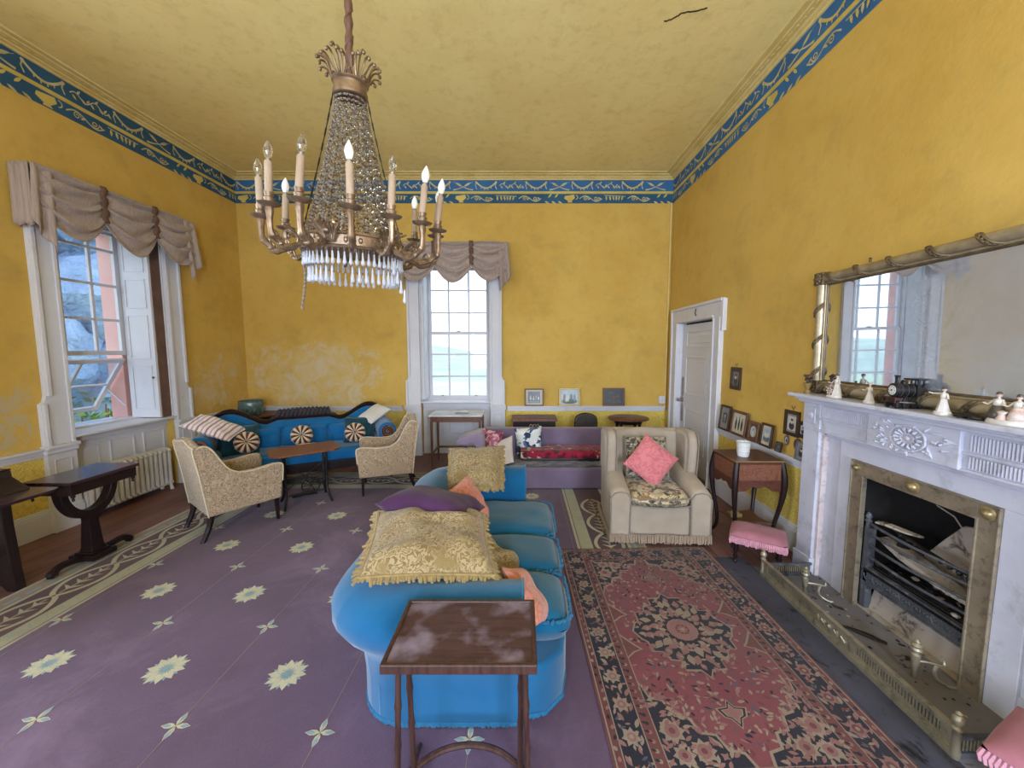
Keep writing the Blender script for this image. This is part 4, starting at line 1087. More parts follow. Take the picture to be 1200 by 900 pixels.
# ============================================================ carved settee in the corner
def settee():
    e = empty('settee', 'carved mahogany scroll end settee in turquoise fabric, set across the back left corner', 'settee', (-2.70, 4.62, 0), rad(27))
    L = 1.02
    def top(x):
        u = abs(x)/L
        if u < .30: return .80
        if u < .42: return .80-.05*(u-.30)/.12
        if u < .80:
            t = (u-.42)/.38; return .75+.17*(t*t*(3-2*t))
        t = (u-.80)/.20; return .92-.10*t*t
    N = 60
    xs = [-L*.98+2*L*.98*k/N for k in range(N+1)]
    # upholstered back
    mb = MB()
    def bk(u, v):
        x = -L*.95+1.9*L*u; zt = top(x)-.05; z = .30+(zt-.30)*v
        y = .47+.17*v+(-.055*sin(PI*min(1, v*1.02)))*(1-abs(2*u-1)**6)+.012*noise.noise(Vector((x*3, z*9, 1)))
        return (x, y, z)
    mb.grid(bk, 50, 14, 'settee_blue'); o = mb.build('back_upholstery', e, 80, solid=.05)
    # ruched line across the back and lumbar pads below it
    rc = MB(); r = random.Random(2)
    for k in range(90):
        u = .04+.92*k/89; p = Vector(bk(u, .66+.05*sin(u*9))); rc.ball((p.x, p.y-.035, p.z+r.uniform(-.008, .008)), (.013, .012, .016), 'settee_blue', 6, 4)
    rc.build('ruching', o)
    for a, b in ((-.80, -.27), (-.25, .27), (.29, .82)):
        f = cush_fn(b-a, .28, .13, .02, a*9, .02); c = MB(); c.grid(f(1), 18, 12, 'settee_blue'); c.grid(f(-1), 18, 12, 'settee_blue')
        q = c.build('back_pad', e, 80); q.matrix_parent_inverse = Matrix(); q.location = ((a+b)/2, .46, .545); q.rotation_euler = (rad(76), 0, 0)
    # crest rail
    cr = MB()
    secs = [(.0, -.055), (-.028, -.03), (-.03, .0), (-.012, .016), (.03, .018), (.05, .0), (.05, -.055)]
    vs = []; fs = []; n = len(secs)
    for x in xs:
        for dy, dz in secs: vs.append((x, .64+dy, top(x)+dz))
    for i in range(N):
        for k in range(n): q = (k+1) % n; fs.append((i*n+k, i*n+q, (i+1)*n+q, (i+1)*n+k))
    fs += [tuple(range(n)), tuple(N*n+k for k in range(n))]
    cr.add(vs, fs, 'dark_mahogany'); cr.build('crest_rail', e, 50)
    # raised scalloped centre of the crest
    cc = MB(); P = [(-.40, .76), (-.385, .80), (-.33, .815), (-.315, .86)]
    for k in range(13): x = -.29+.58*k/12; P += [(x-.018, .885+.010*cos(x*5)), (x+.012, .905+.014*cos(x*5))]
    P += [(.315, .86), (.33, .815), (.385, .80), (.40, .76)]
    cc.prism(P, .615, .665, 'dark_mahogany', 'xz')
    for k in range(12):
        x = -.27+.54*k/11; cc.tube([(x-.016, .614, .80), (x, .610, .85), (x+.016, .614, .885)], .007, 'dark_mahogany', 6)
    cc.build('carved_crest', e, 50, bevel=.004)
    # seat
    st = MB()
    st.grid(lambda u, v: (-L*.87+1.68*L*u, -.05+.55*v, .425+.03*(1-(2*u-1)**8)*(1-(2*v-1)**8)**.5-.03*(abs(2*v-1) > .99)+.008*nz(u*8, v*4, 3)), 40, 12, 'settee_blue')
    st.bx(-L*.87, L*.87, -.05, .50, .30, .428, 'settee_blue'); st.build('seat', e, 60, bevel=.02)
    rl = MB(); rl.prism([(-.95, .31), (-.95, .235), (-.78, .205), (0, .20), (.78, .205), (.95, .235), (.95, .31)], -.075, -.03, 'dark_mahogany', 'xz'); rl.build('front_rail', e, 0, bevel=.008)
    rl = MB(); rl.bx(-.93, .93, .45, .49, .20, .31, 'dark_mahogany'); rl.build('back_rail', e, 0)
    # scroll arms: big roll over a smaller lower roll, wooden facing
    for s in (1, -1):
        a = MB()
        sec = []
        for k in range(27):
            t = k/26; ang = -PI*.55+t*PI*1.75
            sec.append((s*(.975+.125*cos(ang)*1.0), .625+.115*sin(ang)))
        sec = [(s*.89, .32), (s*.89, .45), (s*.88, .55)]+[(s*(.985-.115*cos(PI*k/14)), .62+.115*sin(PI*k/14)) for k in range(0, 18)]+[(s*1.075, .50), (s*1.02, .44), (s*1.005, .32)]
        a.prism(sec, -.06, .60, 'settee_blue', 'xz'); o = a.build('arm', e, 50, bevel=.012)
        lo = MB(); lo.tube([(s*.885, -.055, .465), (s*.885, .50, .465)], .062, 'settee_blue', 16); lo.build('lower_roll', o)
        w = MB()
        w.prism([(s*(.985-.085*cos(2*PI*k/22)), .62+.085*sin(2*PI*k/22)) for k in range(22)], -.085, -.055, 'walnut', 'xz')
        w.tube([(s*(.985+(.075-.055*k/30)*cos(PI/2+s*k*.42)), -.088, .62+(.075-.055*k/30)*sin(PI/2+s*k*.42)) for k in range(31)], .008, 'dark_mahogany', 6)
        w.prism([(s*1.055, .60), (s*1.08, .52), (s*1.03, .42), (s*1.01, .30), (s*.95, .24), (s*.93, .30), (s*.965, .42), (s*1.015, .52), (s*1.01, .56)], -.085, -.055, 'dark_mahogany', 'xz')
        w.build('scroll_facing', o, 0, bevel=.004)
        for y in (-.03, .46):
            l = MB(); l.tube(catmull([(s*.89, y, .23), (s*.93, y, .13), (s*.99, y+(-.04 if y < 0 else .04), .05), (s*1.02, y+(-.05 if y < 0 else .05), .0)], 4), [.035]*5+[.025]*4+[.018]*4, 'dark_mahogany', 8); l.build('leg', e)
    return e
st = settee()
Ms = Matrix.Translation((-2.70, 4.62, 0)) @ Matrix.Rotation(rad(27), 4, 'Z')
def on_settee(p): return tuple(Ms @ Vector(p))
def sdir(p): return tuple(Ms.to_3x3() @ Vector(p))
cushion('cushion', 'pale striped cushion lying over the left arm of the carved settee', .50, .36, .13, 'striped_ticking', on_settee((-.88, .16, .80)), sdir((.35, -.32, 1)), sdir((.25, 1, 0)), seed=12, pipe='striped_ticking')
cushion('cushion', 'cream ribbed cushion tucked behind the right arm of the carved settee', .36, .30, .11, 'ribbed_cream', on_settee((.87, .36, .80)), sdir((-.35, -.45, 1)), sdir((-.5, .8, .2)), seed=13)
cushion('cushion', 'dark teal square cushion under the striped cushion at the left of the settee', .42, .38, .15, 'teal_dark', on_settee((-.68, .25, .60)), sdir((.12, -1, .45)), (0, 0, 1), seed=14)
cushion('cushion', 'dark teal square cushion under the cream ribbed cushion at the right of the settee', .40, .38, .15, 'teal_dark', on_settee((.66, .27, .60)), sdir((-.18, -1, .45)), (0, 0, 1), seed=15)
def pinwheel(label, p, n):
    e = empty('round_cushion', label, 'cushion', group='round segmented cushions'); place(e, on_settee(p), sdir(n), (0, 0, 1))
    mb = MB(); seg = 20; per = 6; R_ = .125
    prof = [(0, .030), (.25, .062), (.5, .070), (.75, .060), (.92, .036), (1, .0), (.92, -.036), (.6, -.06), (0, -.05)]
    for k in range(seg):
        m = 'cream_leather' if k % 2 else 'maroon_leather'
        vs = []
        for r_, z in prof:
            for q in range(per+1):
                a = 2*PI*(k+q/per)/seg; b = 1+.05*sin(PI*q/per)*r_
                vs.append((R_*r_*b*cos(a), R_*r_*b*sin(a), z*(1+.12*sin(PI*q/per)*(r_ > .1))))
        fs = [(j*(per+1)+q, j*(per+1)+q+1, (j+1)*(per+1)+q+1, (j+1)*(per+1)+q) for j in range(len(prof)-1) for q in range(per)]
        mb.add(vs, fs, m)
    mb.build('cover', e, 50)
    b = MB(); b.ball((0, 0, .034), (.014, .014, .008), 'maroon_leather', 10, 6); b.build('button', e)
    return e
pinwheel('round cream and maroon segmented cushion at the left, below the striped cushion', (-.58, .12, .60), (.10, -1, .35))
pinwheel('round cream and maroon segmented cushion in the middle of the settee, behind the inlaid table', (-.02, .26, .60), (-.05, -1, .30))
pinwheel('round cream and maroon segmented cushion at the right, below the cream ribbed cushion', (.60, .14, .60), (-.15, -1, .35))
cushion('cushion', 'flat cream cushion lying on the settee seat behind the inlaid table', .26, .2, .06, 'ribbed_cream', on_settee((.06, .12, .48)), (0, 0, 1), sdir((0, 1, 0)), seed=16)

# corner table and glazed bowl behind the settee
e = empty('corner_table', 'dark wooden corner table behind the carved settee', 'table', (-4.02, 5.70, 0))
mb = MB(); mb.prism([(-.33, .35), (-.33, -.36), (-.05, -.36), (.36, .05), (.36, .35)], .70, .725, 'walnut'); mb.build('tabletop', e, 0, bevel=.004)
mb = MB(); mb.prism([(-.30, .32), (-.30, -.32), (-.06, -.32), (.32, .06), (.32, .32)], .62, .70, 'dark_mahogany'); mb.build('apron', e, 0)
for x, y in ((-.28, .30), (-.28, -.29), (-.06, -.29), (.29, .06), (.29, .30)):
    l = MB(); l.tube([(x, y, .64), (x, y, 0)], [.022, .014], 'dark_mahogany', 8); l.build('leg', e)
e = empty('bowl', 'mottled teal glazed pot on the corner table behind the settee', 'pot', (-4.02, 5.62, .725))
mb = MB(); mb.lathe([(.0, .0), (.095, .0), (.125, .025), (.152, .10), (.158, .17), (.150, .205), (.160, .215), (.150, .22), (.138, .205), (.142, .12), (.10, .03), (.0, .02)], (0, 0, 0), 'teal_glazed', 28); mb.build('body', e)
mb = MB()
for k in range(9):
    a = 2*PI*k/9; mb.tube([(.158*cos(a+.1*q), .158*sin(a+.1*q), .07+.05*sin(q*1.4)) for q in range(5)], .007, 'teal_glazed', 6)
mb.build('relief', e)

# ============================================================ inlaid table on an iron sewing machine base
def sewing_table():
    e = empty('inlaid_table', 'low inlaid table with clipped corners on an openwork black iron base, before the settee', 'table', (-2.42, 4.16, 0), rad(38))
    mb = MB(); a, b, c = .335, .225, .07
    P = [(-a+c, -b), (a-c, -b), (a, -b+c), (a, b-c), (a-c, b), (-a+c, b), (-a, b-c), (-a, -b+c)]
    mb.prism(P, .585, .605, 'table_marquetry'); mb.build('tabletop', e, 0, bevel=.004)
    mb = MB(); mb.bx(-.22, .22, -.12, .12, .555, .585, 'dark_mahogany'); mb.build('apron', e, 0, bevel=.003)
    for s in (1, -1):
        f = MB(); x = s*.20
        for t in (1, -1):
            f.tube(catmull([(x, t*.10, .56), (x, t*.085, .42), (x, t*.07, .26), (x, t*.08, .12), (x+s*.02, t*.14, .03), (x+s*.03, t*.18, .0)], 5), .013, 'iron_black', 8)
        for z in (.46, .27): f.tube([(x, -.085, z), (x, .085, z)], .008, 'iron_black', 6)
        for z, r_ in ((.365, .05),):
            f.tube([(x, r_*cos(2*PI*k/16), z+r_*1.3*sin(2*PI*k/16)) for k in range(16)], .006, 'iron_black', 5, closed=True)
            for k in range(4): f.tube([(x, -.07*cos(k*PI/4), z-.085*sin(k*PI/4)), (x, .07*cos(k*PI/4), z+.085*sin(k*PI/4))], .005, 'iron_black', 5)
        for t in (1, -1): f.tube([(x, t*(.055-.028*cos(k*.5))*1, .20+.03*sin(k*.5)) for k in range(13)], .005, 'iron_black', 5)
        f.build('iron_frame', e)
    mb = MB(); mb.tube([(-.20, 0, .30), (.20, 0, .30)], .009, 'iron_black', 8)
    for s in (1, -1): mb.tube([(-.20, 0, .30+s*.14), (0, 0, .30), (.20, 0, .30+s*.14)], .007, 'iron_black', 6)
    mb.build('cross_brace', e)
    mb = MB(); mb.tube([(.05+.09*cos(2*PI*k/24), 0, .18+.09*sin(2*PI*k/24)) for k in range(24)], .007, 'iron_black', 6, closed=True)
    for k in range(3): mb.tube([(.05-.09*cos(k*PI/3), 0, .18-.09*sin(k*PI/3)), (.05+.09*cos(k*PI/3), 0, .18+.09*sin(k*PI/3))], .005, 'iron_black', 5)
    mb.build('fly_wheel', e)
    mb = MB(); mb.bx(-.14, .10, -.06, .06, .085, .095, 'iron_black'); mb.tube([(-.20, 0, .10), (.20, 0, .10)], .007, 'iron_black', 6); mb.build('treadle', e, 0)
sewing_table()

# ============================================================ lyre table and dark table by the left wall
def lyre():
    e = empty('work_table', 'dark work table on a curved lyre support and pedestal, in front of the radiator', 'table', (-3.47, 2.965, 0))
    mb = MB(); mb.bx(-.18, .18, -.255, .25, .705, .73, 'mahogany_top'); mb.build('tabletop', e, 0, bevel=.004)
    mb = MB(); mb.bx(-.165, .165, -.24, .235, .625, .705, 'dark_mahogany'); mb.bx(-.168, .168, -.243, .238, .685, .692, 'dark_mahogany')
    for x in (-.15, .15):
        for y in (-.22, .215): mb.lathe([(.0, .575), (.010, .585), (.006, .60), (.014, .61), (.014, .626)], (x, y, 0), 'dark_mahogany', 10)
    mb.build('frieze_drawer', e, 0, bevel=.003)
    mb = MB()
    def band(ro, ri, w):
        vs = []; fs = []; N = 24
        for k in range(N+1):
            a = PI+PI*k/N
            for r_ in (ro, ri):
                for x in (-w, w): vs.append((x, r_*cos(a)*1.0, .63+r_*sin(a)*1.30))
        for k in range(N):
            o = k*4; fs += [(o, o+1, o+5, o+4), (o+2, o+6, o+7, o+3), (o, o+4, o+6, o+2), (o+1, o+3, o+7, o+5)]
        fs += [(0, 2, 3, 1), (N*4, N*4+1, N*4+3, N*4+2)]
        mb.add(vs, fs, 'dark_mahogany')
    band(.205, .155, .035); mb.build('lyre', e, 40, bevel=.005)
    mb = MB(); mb.tube([(0, 0, .39), (0, 0, .35), (0, 0, .13), (0, 0, .075)], [.056, .048, .064, .082], 'dark_mahogany', 4); mb.build('pedestal', e, 0, bevel=.004)
    mb = MB(); mb.bx(-.10, .10, -.09, .09, .035, .080, 'dark_mahogany'); mb.bx(-.075, .075, -.07, .07, .08, .095, 'dark_mahogany'); mb.build('plinth', e, 0, bevel=.006)
    for s in (1, -1):
        l = MB(); l.tube(catmull([(0, s*.07, .055), (0, s*.16, .075), (0, s*.23, .075), (0, s*.275, .045), (0, s*.285, .02)], 5), [.026]*14+[.03]*4+[.022]*3, 'dark_mahogany', 8); l.build('foot', e)
        c = MB(); c.ball((0, s*.265, .012), (.012, .014, .012), 'brass_bright', 8, 6); c.build('castor', e)
lyre()
def dark_table():
    e = empty('drop_leaf_table', 'nearly black table with a raised leaf and slab end, cut off by the left edge', 'table', (-3.72, 2.30, 0))
    mb = MB(); mb.prism([(-.22, -.62), (.30, -.62), (.46, -.56), (.475, .28), (.44, .335), (-.22, .335)], .712, .732, 'mahogany_top'); mb.build('tabletop', e, 0, bevel=.004)
    mb = MB(); mb.bx(-.20, .14, -.55, .30, .62, .712, 'black_wood'); mb.build('apron', e, 0, bevel=.004)
    mb = MB(); mb.bx(.02, .26, .20, .235, .655, .70, 'black_wood'); mb.build('leaf_bracket', e, 0)
    for y in (.28, -.52):
        mb = MB(); P = [(-.21, .0), (-.14, .0), (-.12, .035), (.06, .045), (.10, .0), (.165, 0), (.155, .10), (.13, .45), (.125, .63), (-.19, .63), (-.20, .10)]
        mb.prism(P, y-.03, y+.03, 'black_wood', 'xz'); mb.build('slab_leg', e, 0, bevel=.005)
    mb = MB(); mb.bx(-.12, -.04, -.50, .27, .22, .27, 'black_wood'); mb.build('stretcher', e, 0)
    e = empty('book_slope', 'black wooden slope standing on the dark table at the left edge', 'stand', (-3.60, 2.50, .732))
    mb = MB(); mb.prism([(-.10, 0), (.17, 0), (.16, .012), (.05, .085), (.045, .13), (-.10, .13)], -.10, .10, 'black_wood', 'xz'); mb.build('body', e, 0, bevel=.004)
    mb = MB(); mb.bx(-.10, .04, -.105, .105, .13, .142, 'black_wood'); mb.build('lid', e, 0, bevel=.003)
dark_table()

# ============================================================ radiator
e = empty('radiator', 'old white column radiator standing under the left window', 'radiator', (-4.345, 4.13, 0))
N = 16
for k in range(N):
    y = -.425+.85*k/(N-1)
    mb = MB()
    for x in (-.052, 0, .052):
        mb.tube([(x, y, .075), (x, y, .10), (x, y, .46), (x, y, .485)], [.012, .021, .021, .012], 'radiator_paint', 8, flat=.92)
    mb.tube([(-.07, y, .47), (-.05, y, .495), (0, y, .502), (.05, y, .495), (.07, y, .47)], .019, 'radiator_paint', 8)
    mb.tube([(-.07, y, .10), (-.04, y, .08), (.04, y, .08), (.07, y, .10)], .019, 'radiator_paint', 8)
    mb.build('section', e)
for y in (-.425, .425):
    mb = MB(); mb.tube([(.05, y, .08), (.062, y, .0)], [.016, .02], 'radiator_paint', 8); mb.tube([(-.05, y, .08), (-.062, y, .0)], [.016, .02], 'radiator_paint', 8); mb.build('foot', e)
mb = MB(); mb.cyl((0, -.45, .44), (0, -.50, .44), .016, 'radiator_paint'); mb.ball((0, -.50, .46), (.022, .022, .03), 'radiator_paint', 10, 6); mb.tube([(0, -.50, .44), (0, -.505, .06), (0, -.505, 0)], .012, 'radiator_paint', 8); mb.build('valve_pipe', e)

# ============================================================ plain table before the back window
e = empty('writing_table', 'narrow dark legged table with a pale top before the back window', 'table', (-.96, 5.60, 0))
mb = MB(); mb.bx(-.385, .385, -.24, .24, .745, .765, 'linen_white'); mb.build('tabletop', e, 0, bevel=.004)
mb = MB(); mb.bx(-.36, .36, -.22, .22, .665, .745, 'walnut'); mb.build('apron', e, 0, bevel=.003)
for x in (-.345, .345):
    for y in (-.205, .205): l = MB(); l.tube([(x, y, .67), (x, y, 0)], [.024, .015], 'walnut', 4); l.build('leg', e, 0)
mb = MB(); mb.bx(-.345, .345, .195, .215, .19, .215, 'walnut'); mb.bx(-.355, -.335, -.2, .2, .19, .215, 'walnut'); mb.bx(.335, .355, -.2, .2, .19, .215, 'walnut'); mb.build('stretcher', e, 0)
mb = MB(); mb.grid(lambda u, v: (-.10+.2*u, -.07+.13*v, .004+.028*(1-abs(2*u-1))**.6*(.6+.4*u)+.006*sin(u*7+v*3)), 12, 6, 'paper')
tag(mb.build('papers', smooth=40, solid=.003, loc=(-.90, 5.58, .768)), 'loose folded white papers on the pale topped table', 'paper')

# ============================================================ lilac couch and what lies on it
def couch():
    e = empty('couch', 'long low lilac couch against the back, partly hidden by the wing armchair', 'sofa', (.60, 4.50, 0))
    mb = MB(); mb.bx(-1.15, 1.20, 0, .10, .02, .265, 'lilac_cloth'); mb.build('front_border', e, 0, bevel=.02, bseg=3)
    mb = MB(); mb.bx(-1.13, 1.18, .10, .66, .03, .25, 'lilac_cloth'); mb.build('seat_base', e, 0, bevel=.02)
    mb = MB(); mb.bx(-1.14, 1.30, .64, .78, .05, .625, 'lilac_cloth'); mb.build('backrest', e, 0, bevel=.025, bseg=3)
    mb = MB(); a = [(-1.16, .25), (-1.17, .42), (-1.245, .49), (-1.40, .47), (-1.46, .50), (-1.42, .56), (-1.28, .60), (-1.14, .625), (-1.10, .60), (-1.08, .25)]
    mb.prism(a, .30, .72, 'lilac_light', 'xz'); mb.build('arm', e, 50, bevel=.02, bseg=3)
    mb = MB(); mb.bx(1.18, 1.30, .05, .72, .03, .56, 'lilac_cloth'); mb.build('arm', e, 0, bevel=.03, bseg=3)
couch()
mb = MB(); mb.grid(lambda u, v: (-.25+1.95*u, .0+.30*v, .018+.016*nz(u*16, v*4, 2)+.012*sin(v*PI)), 70, 12, 'grey_throw')
tag(mb.build('throw', smooth=60, solid=.012, loc=(.08, 4.555, .262)), 'crumpled grey throw spread along the front of the lilac couch seat', 'blanket')
e = empty('mattress_cushion', 'long dark cushion with a red patterned cover on the lilac couch', 'cushion', (.90, 4.86, .26))
mb = MB(); mb.bx(-.92, .85, -.14, .22, .0, .075, 'black_wood'); mb.build('pad', e, 0, bevel=.02)
mb = MB(); mb.grid(lambda u, v: (-.93+1.79*u, -.165+.40*v, .155-.02*abs(2*v-1)**6+.010*nz(u*14, v*5, 7)-(.055*(1-v/.16)**2 if v < .16 else 0)), 70, 14, 'red_kilim'); mb.build('cover', e, 60, solid=.02)
cushion('cushion', 'blue and white printed cushion leaning on the lilac couch back', .36, .34, .12, 'blue_white_print', (.08, 5.0, .50), (-.10, -1, .30), (-.12, 0, 1), seed=21)
cushion('cushion', 'pink printed cushion with a draped cloth standing at the left end of the lilac couch', .30, .30, .12, 'pink_print', (-.42, 4.96, .49), (-.30, -1, .25), (.1, 0, 1), seed=22)
cushion('cushion', 'pale grey cushion slanting down beside the pink cushion on the lilac couch', .44, .30, .07, 'white_ticking', (-.26, 4.76, .40), (-.45, -.55, .75), (.6, -.3, .5), seed=23)

# ============================================================ things behind the couch
e = empty('chest', 'small dark carved chest with a lipped lid behind the lilac couch', 'chest', (.165, 5.70, 0))
mb = MB(); mb.bx(-.31, .31, -.16, .16, .05, .645, 'dark_mahogany'); mb.build('body', e, 0, bevel=.006)
mb = MB(); mb.bx(-.335, .335, -.185, .185, .645, .69, 'walnut'); mb.build('lid', e, 0, bevel=.008)
mb = MB()
for k in range(3): mb.tube([(-.05+.05*k+.02*cos(q*.8), -.165, .575+.028*sin(q*.8)) for q in range(9)], .006, 'gilt_pale', 6)
mb.build('carved_scrolls', e, label='pale carved scrolls on the front')
for x in (-.27, .27):
    for y in (-.13, .13): l = MB(); l.ball((x, y, .027), (.03, .03, .027), 'dark_mahogany', 10, 6); l.build('foot', e)
e = empty('leather_chair', 'dark studded leather chair back with an arched top behind the lilac couch', 'chair', (.93, 5.62, 0))
P = [(-.16, .30), (.16, .30), (.17, .60)]+[(.17*cos(PI*k/12), .66+.10*sin(PI*k/12)) for k in range(13)]+[(-.17, .60)]
mb = MB(); mb.prism(P, -.03, .03, 'leather_black', 'xz'); mb.build('backrest', e, 40, bevel=.015)
mb = MB()
for p in P[2:]: mb.ball((p[0]*.92, -.034, .30+(p[1]-.30)*.965), .007, 'brass_bright', 6, 4)
mb.build('studs', e)
mb = MB(); mb.bx(-.18, .18, -.02, .34, .36, .41, 'leather_black'); mb.build('seat', e, 0, bevel=.015)
for x in (-.155, .155):
    l = MB(); l.bx(x-.018, x+.018, -.018, .018, 0, .62, 'dark_mahogany'); l.build('leg', e, 0)
    l = MB(); l.bx(x-.018, x+.018, .30, .336, 0, .37, 'dark_mahogany'); l.build('leg', e, 0)
e = empty('round_table', 'round dark stool table behind the wing armchair, under the third framed picture', 'table', (1.57, 5.66, 0))
mb = MB(); mb.lathe([(0, .655), (.285, .655), (.30, .665), (.30, .68), (.285, .69), (0, .69)], (0, 0, 0), 'walnut', 36, sy=.85); mb.build('tabletop', e)
mb = MB(); mb.lathe([(.20, .60), (.21, .655), (.19, .655), (.18, .60)], (0, 0, 0), 'dark_mahogany', 30, sy=.85); mb.build('apron', e)
for k in range(4):
    a = PI/4+PI/2*k; l = MB(); l.tube([(.19*cos(a), .16*sin(a), .65), (.20*cos(a), .17*sin(a), .3), (.23*cos(a), .20*sin(a), 0)], [.024, .018, .015], 'dark_mahogany', 8); l.build('leg', e)

# ============================================================ wing armchair
def wing_chair():
    e = empty('wing_armchair', 'oatmeal wing armchair with grey piping, tapestry seat and fringed skirt beside the rug', 'armchair', (1.185, 3.22, 0), rad(-3))
    V = 'oatmeal_velvet'; W = .425
    mb = MB(); mb.bx(-W+.10, W-.10, .0, .66, .07, .34, V); mb.build('seat_base', e, 0, bevel=.02, bseg=3)
    for s in (1, -1):
        # arm: rounded roll over an upright panel, sloping down towards the front
        mb = MB(); n = 16; vs = []; fs = []
        sec = lambda y, zt, wo: [(s*(W+wo), .07), (s*(W+wo), .30), (s*(W+wo+.004), zt-.06), (s*(W+wo-.03), zt-.012), (s*(W+wo-.085), zt), (s*(W+wo-.14), zt-.012), (s*(W+wo-.17), zt-.06), (s*(W+wo-.165), .25), (s*(W+wo-.165), .07)]
        st_ = [(-.035, .475, .0), (-.02, .505, .0), (.05, .525, .0), (.20, .545, .0), (.34, .575, -.005), (.46, .60, -.01), (.66, .60, -.02)]
        m = 9
        for y, zt, wo in st_: vs += [(x, y, z) for x, z in sec(y, zt, wo)]
        for i in range(len(st_)-1):
            for k in range(m): q = (k+1) % m; fs.append((i*m+k, i*m+q, (i+1)*m+q, (i+1)*m+k))
        fs += [tuple(range(m)), tuple((len(st_)-1)*m+k for k in range(m))]
        mb.add(vs, fs, V); o = mb.build('arm', e, 60, bevel=.012, bseg=2)
        p = MB(); p.tube(vs[:m], .006, 'grey_piping', 6); p.build('piping', o)
        # wing: tall rolled ear
        mb = MB(); pw = [(.30, .50), (.28, .62), (.265, .80), (.28, .875), (.33, .925), (.42, .935), (.55, .92), (.62, .92), (.62, .50)]
        a, b = sorted((s*(W+.005), s*(W-.115)))
        mb.prism(pw, a, b, V, 'yz'); o = mb.build('wing', e, 60, bevel=.045, bseg=4)
        p = MB(); p.tube(catmull([(s*(W-.012), y-.012, z) for y, z in pw[:7]], 4), .006, 'grey_piping', 6); p.tube(catmull([(s*(W-.100), y-.010, z) for y, z in pw[:6]], 4), .006, 'grey_piping', 6); p.build('piping', o)
    mb = MB(); mb.grid(lambda u, v: (-.34+.68*u, .52+.07*v-.025*sin(PI*u)*sin(PI*v), .30+.60*v+.02*cos((2*u-1)*PI)*(v > .95)), 18, 16, V); mb.build('backrest_face', e, 80, solid=.03)
    mb = MB(); mb.bx(-W+.03, W-.03, .60, .70, .10, .905, V); mb.build('backrest', e, 0, bevel=.04, bseg=3)
    # tapestry seat cushion with a bowed front
    mb = MB()
    def sc(sg):
        def g(u, v):
            p, q = 2*u-1, 2*v-1; kk = max((1-p**10)*(1-q**10), 0)**.5
            y = -.03+.58*v-(.055*(1-p*p) if v < .5 else 0)*(1-2*v if v < .5 else 0)
            return (.255*p, y, .395+(.06*kk+.018*(1-p*p)*(1-q*q))*(1 if sg > 0 else -.95))
        return g
    mb.grid(sc(1), 20, 20, 'tapestry_seat'); mb.grid(sc(-1), 20, 20, 'tapestry_border'); o = mb.build('seat_cushion', e, 60, label='floral tapestry seat cushion')
    p = MB(); p.tube([(x, y, z+.035) for x, y, z in [sc(1)(k/20, 0) for k in range(21)]], .006, 'grey_piping', 6); p.tube([(x, y, z-.035) for x, y, z in [sc(1)(k/20, 0) for k in range(21)]], .006, 'grey_piping', 6); p.build('piping', o)
    mb = MB(); mb.bx(-.25, .25, -.058, -.025, .355, .435, 'tapestry_border')
    # fringe skirt
    fr = MB(); r = random.Random(4)
    def hang(x, y):
        z = .105+r.uniform(-.006, .006); fr.tube([(x, y, z), (x+r.uniform(-.004, .004), y+r.uniform(-.004, .004), .03+r.uniform(-.008, .008))], [.005, .0065], 'oatmeal_fringe', 5)
    for k in range(75): hang(-W-.002+(2*W+.004)*k/74, -.042)
    for k in range(50):
        for s in (1, -1): hang(s*(W+.006), -.04+.72*k/49)
    f = fr.build('skirt_fringe', e); f['kind'] = 'stuff'
    for s in (1, -1):
        for y in (.05, .62): l = MB(); l.tube([(s*.36, y, .08), (s*.36, y, 0)], [.03, .022], 'dark_mahogany', 8); l.build('foot', e)
wing_chair()
cushion('cushion', 'square tapestry cushion against the back of the oatmeal wing armchair', .40, .38, .11, 'tapestry_border', (1.20, 3.66, .66), (0, -1, .22), (0, 0, 1), seed=31, pipe='grey_piping', pinch=.02)
cushion('cushion', 'pink damask cushion balanced on one corner in the oatmeal wing armchair', .37, .37, .13, 'pink_damask', (1.195, 3.51, .655), (-.05, -1, .35), (.78, 0, 1), seed=32)

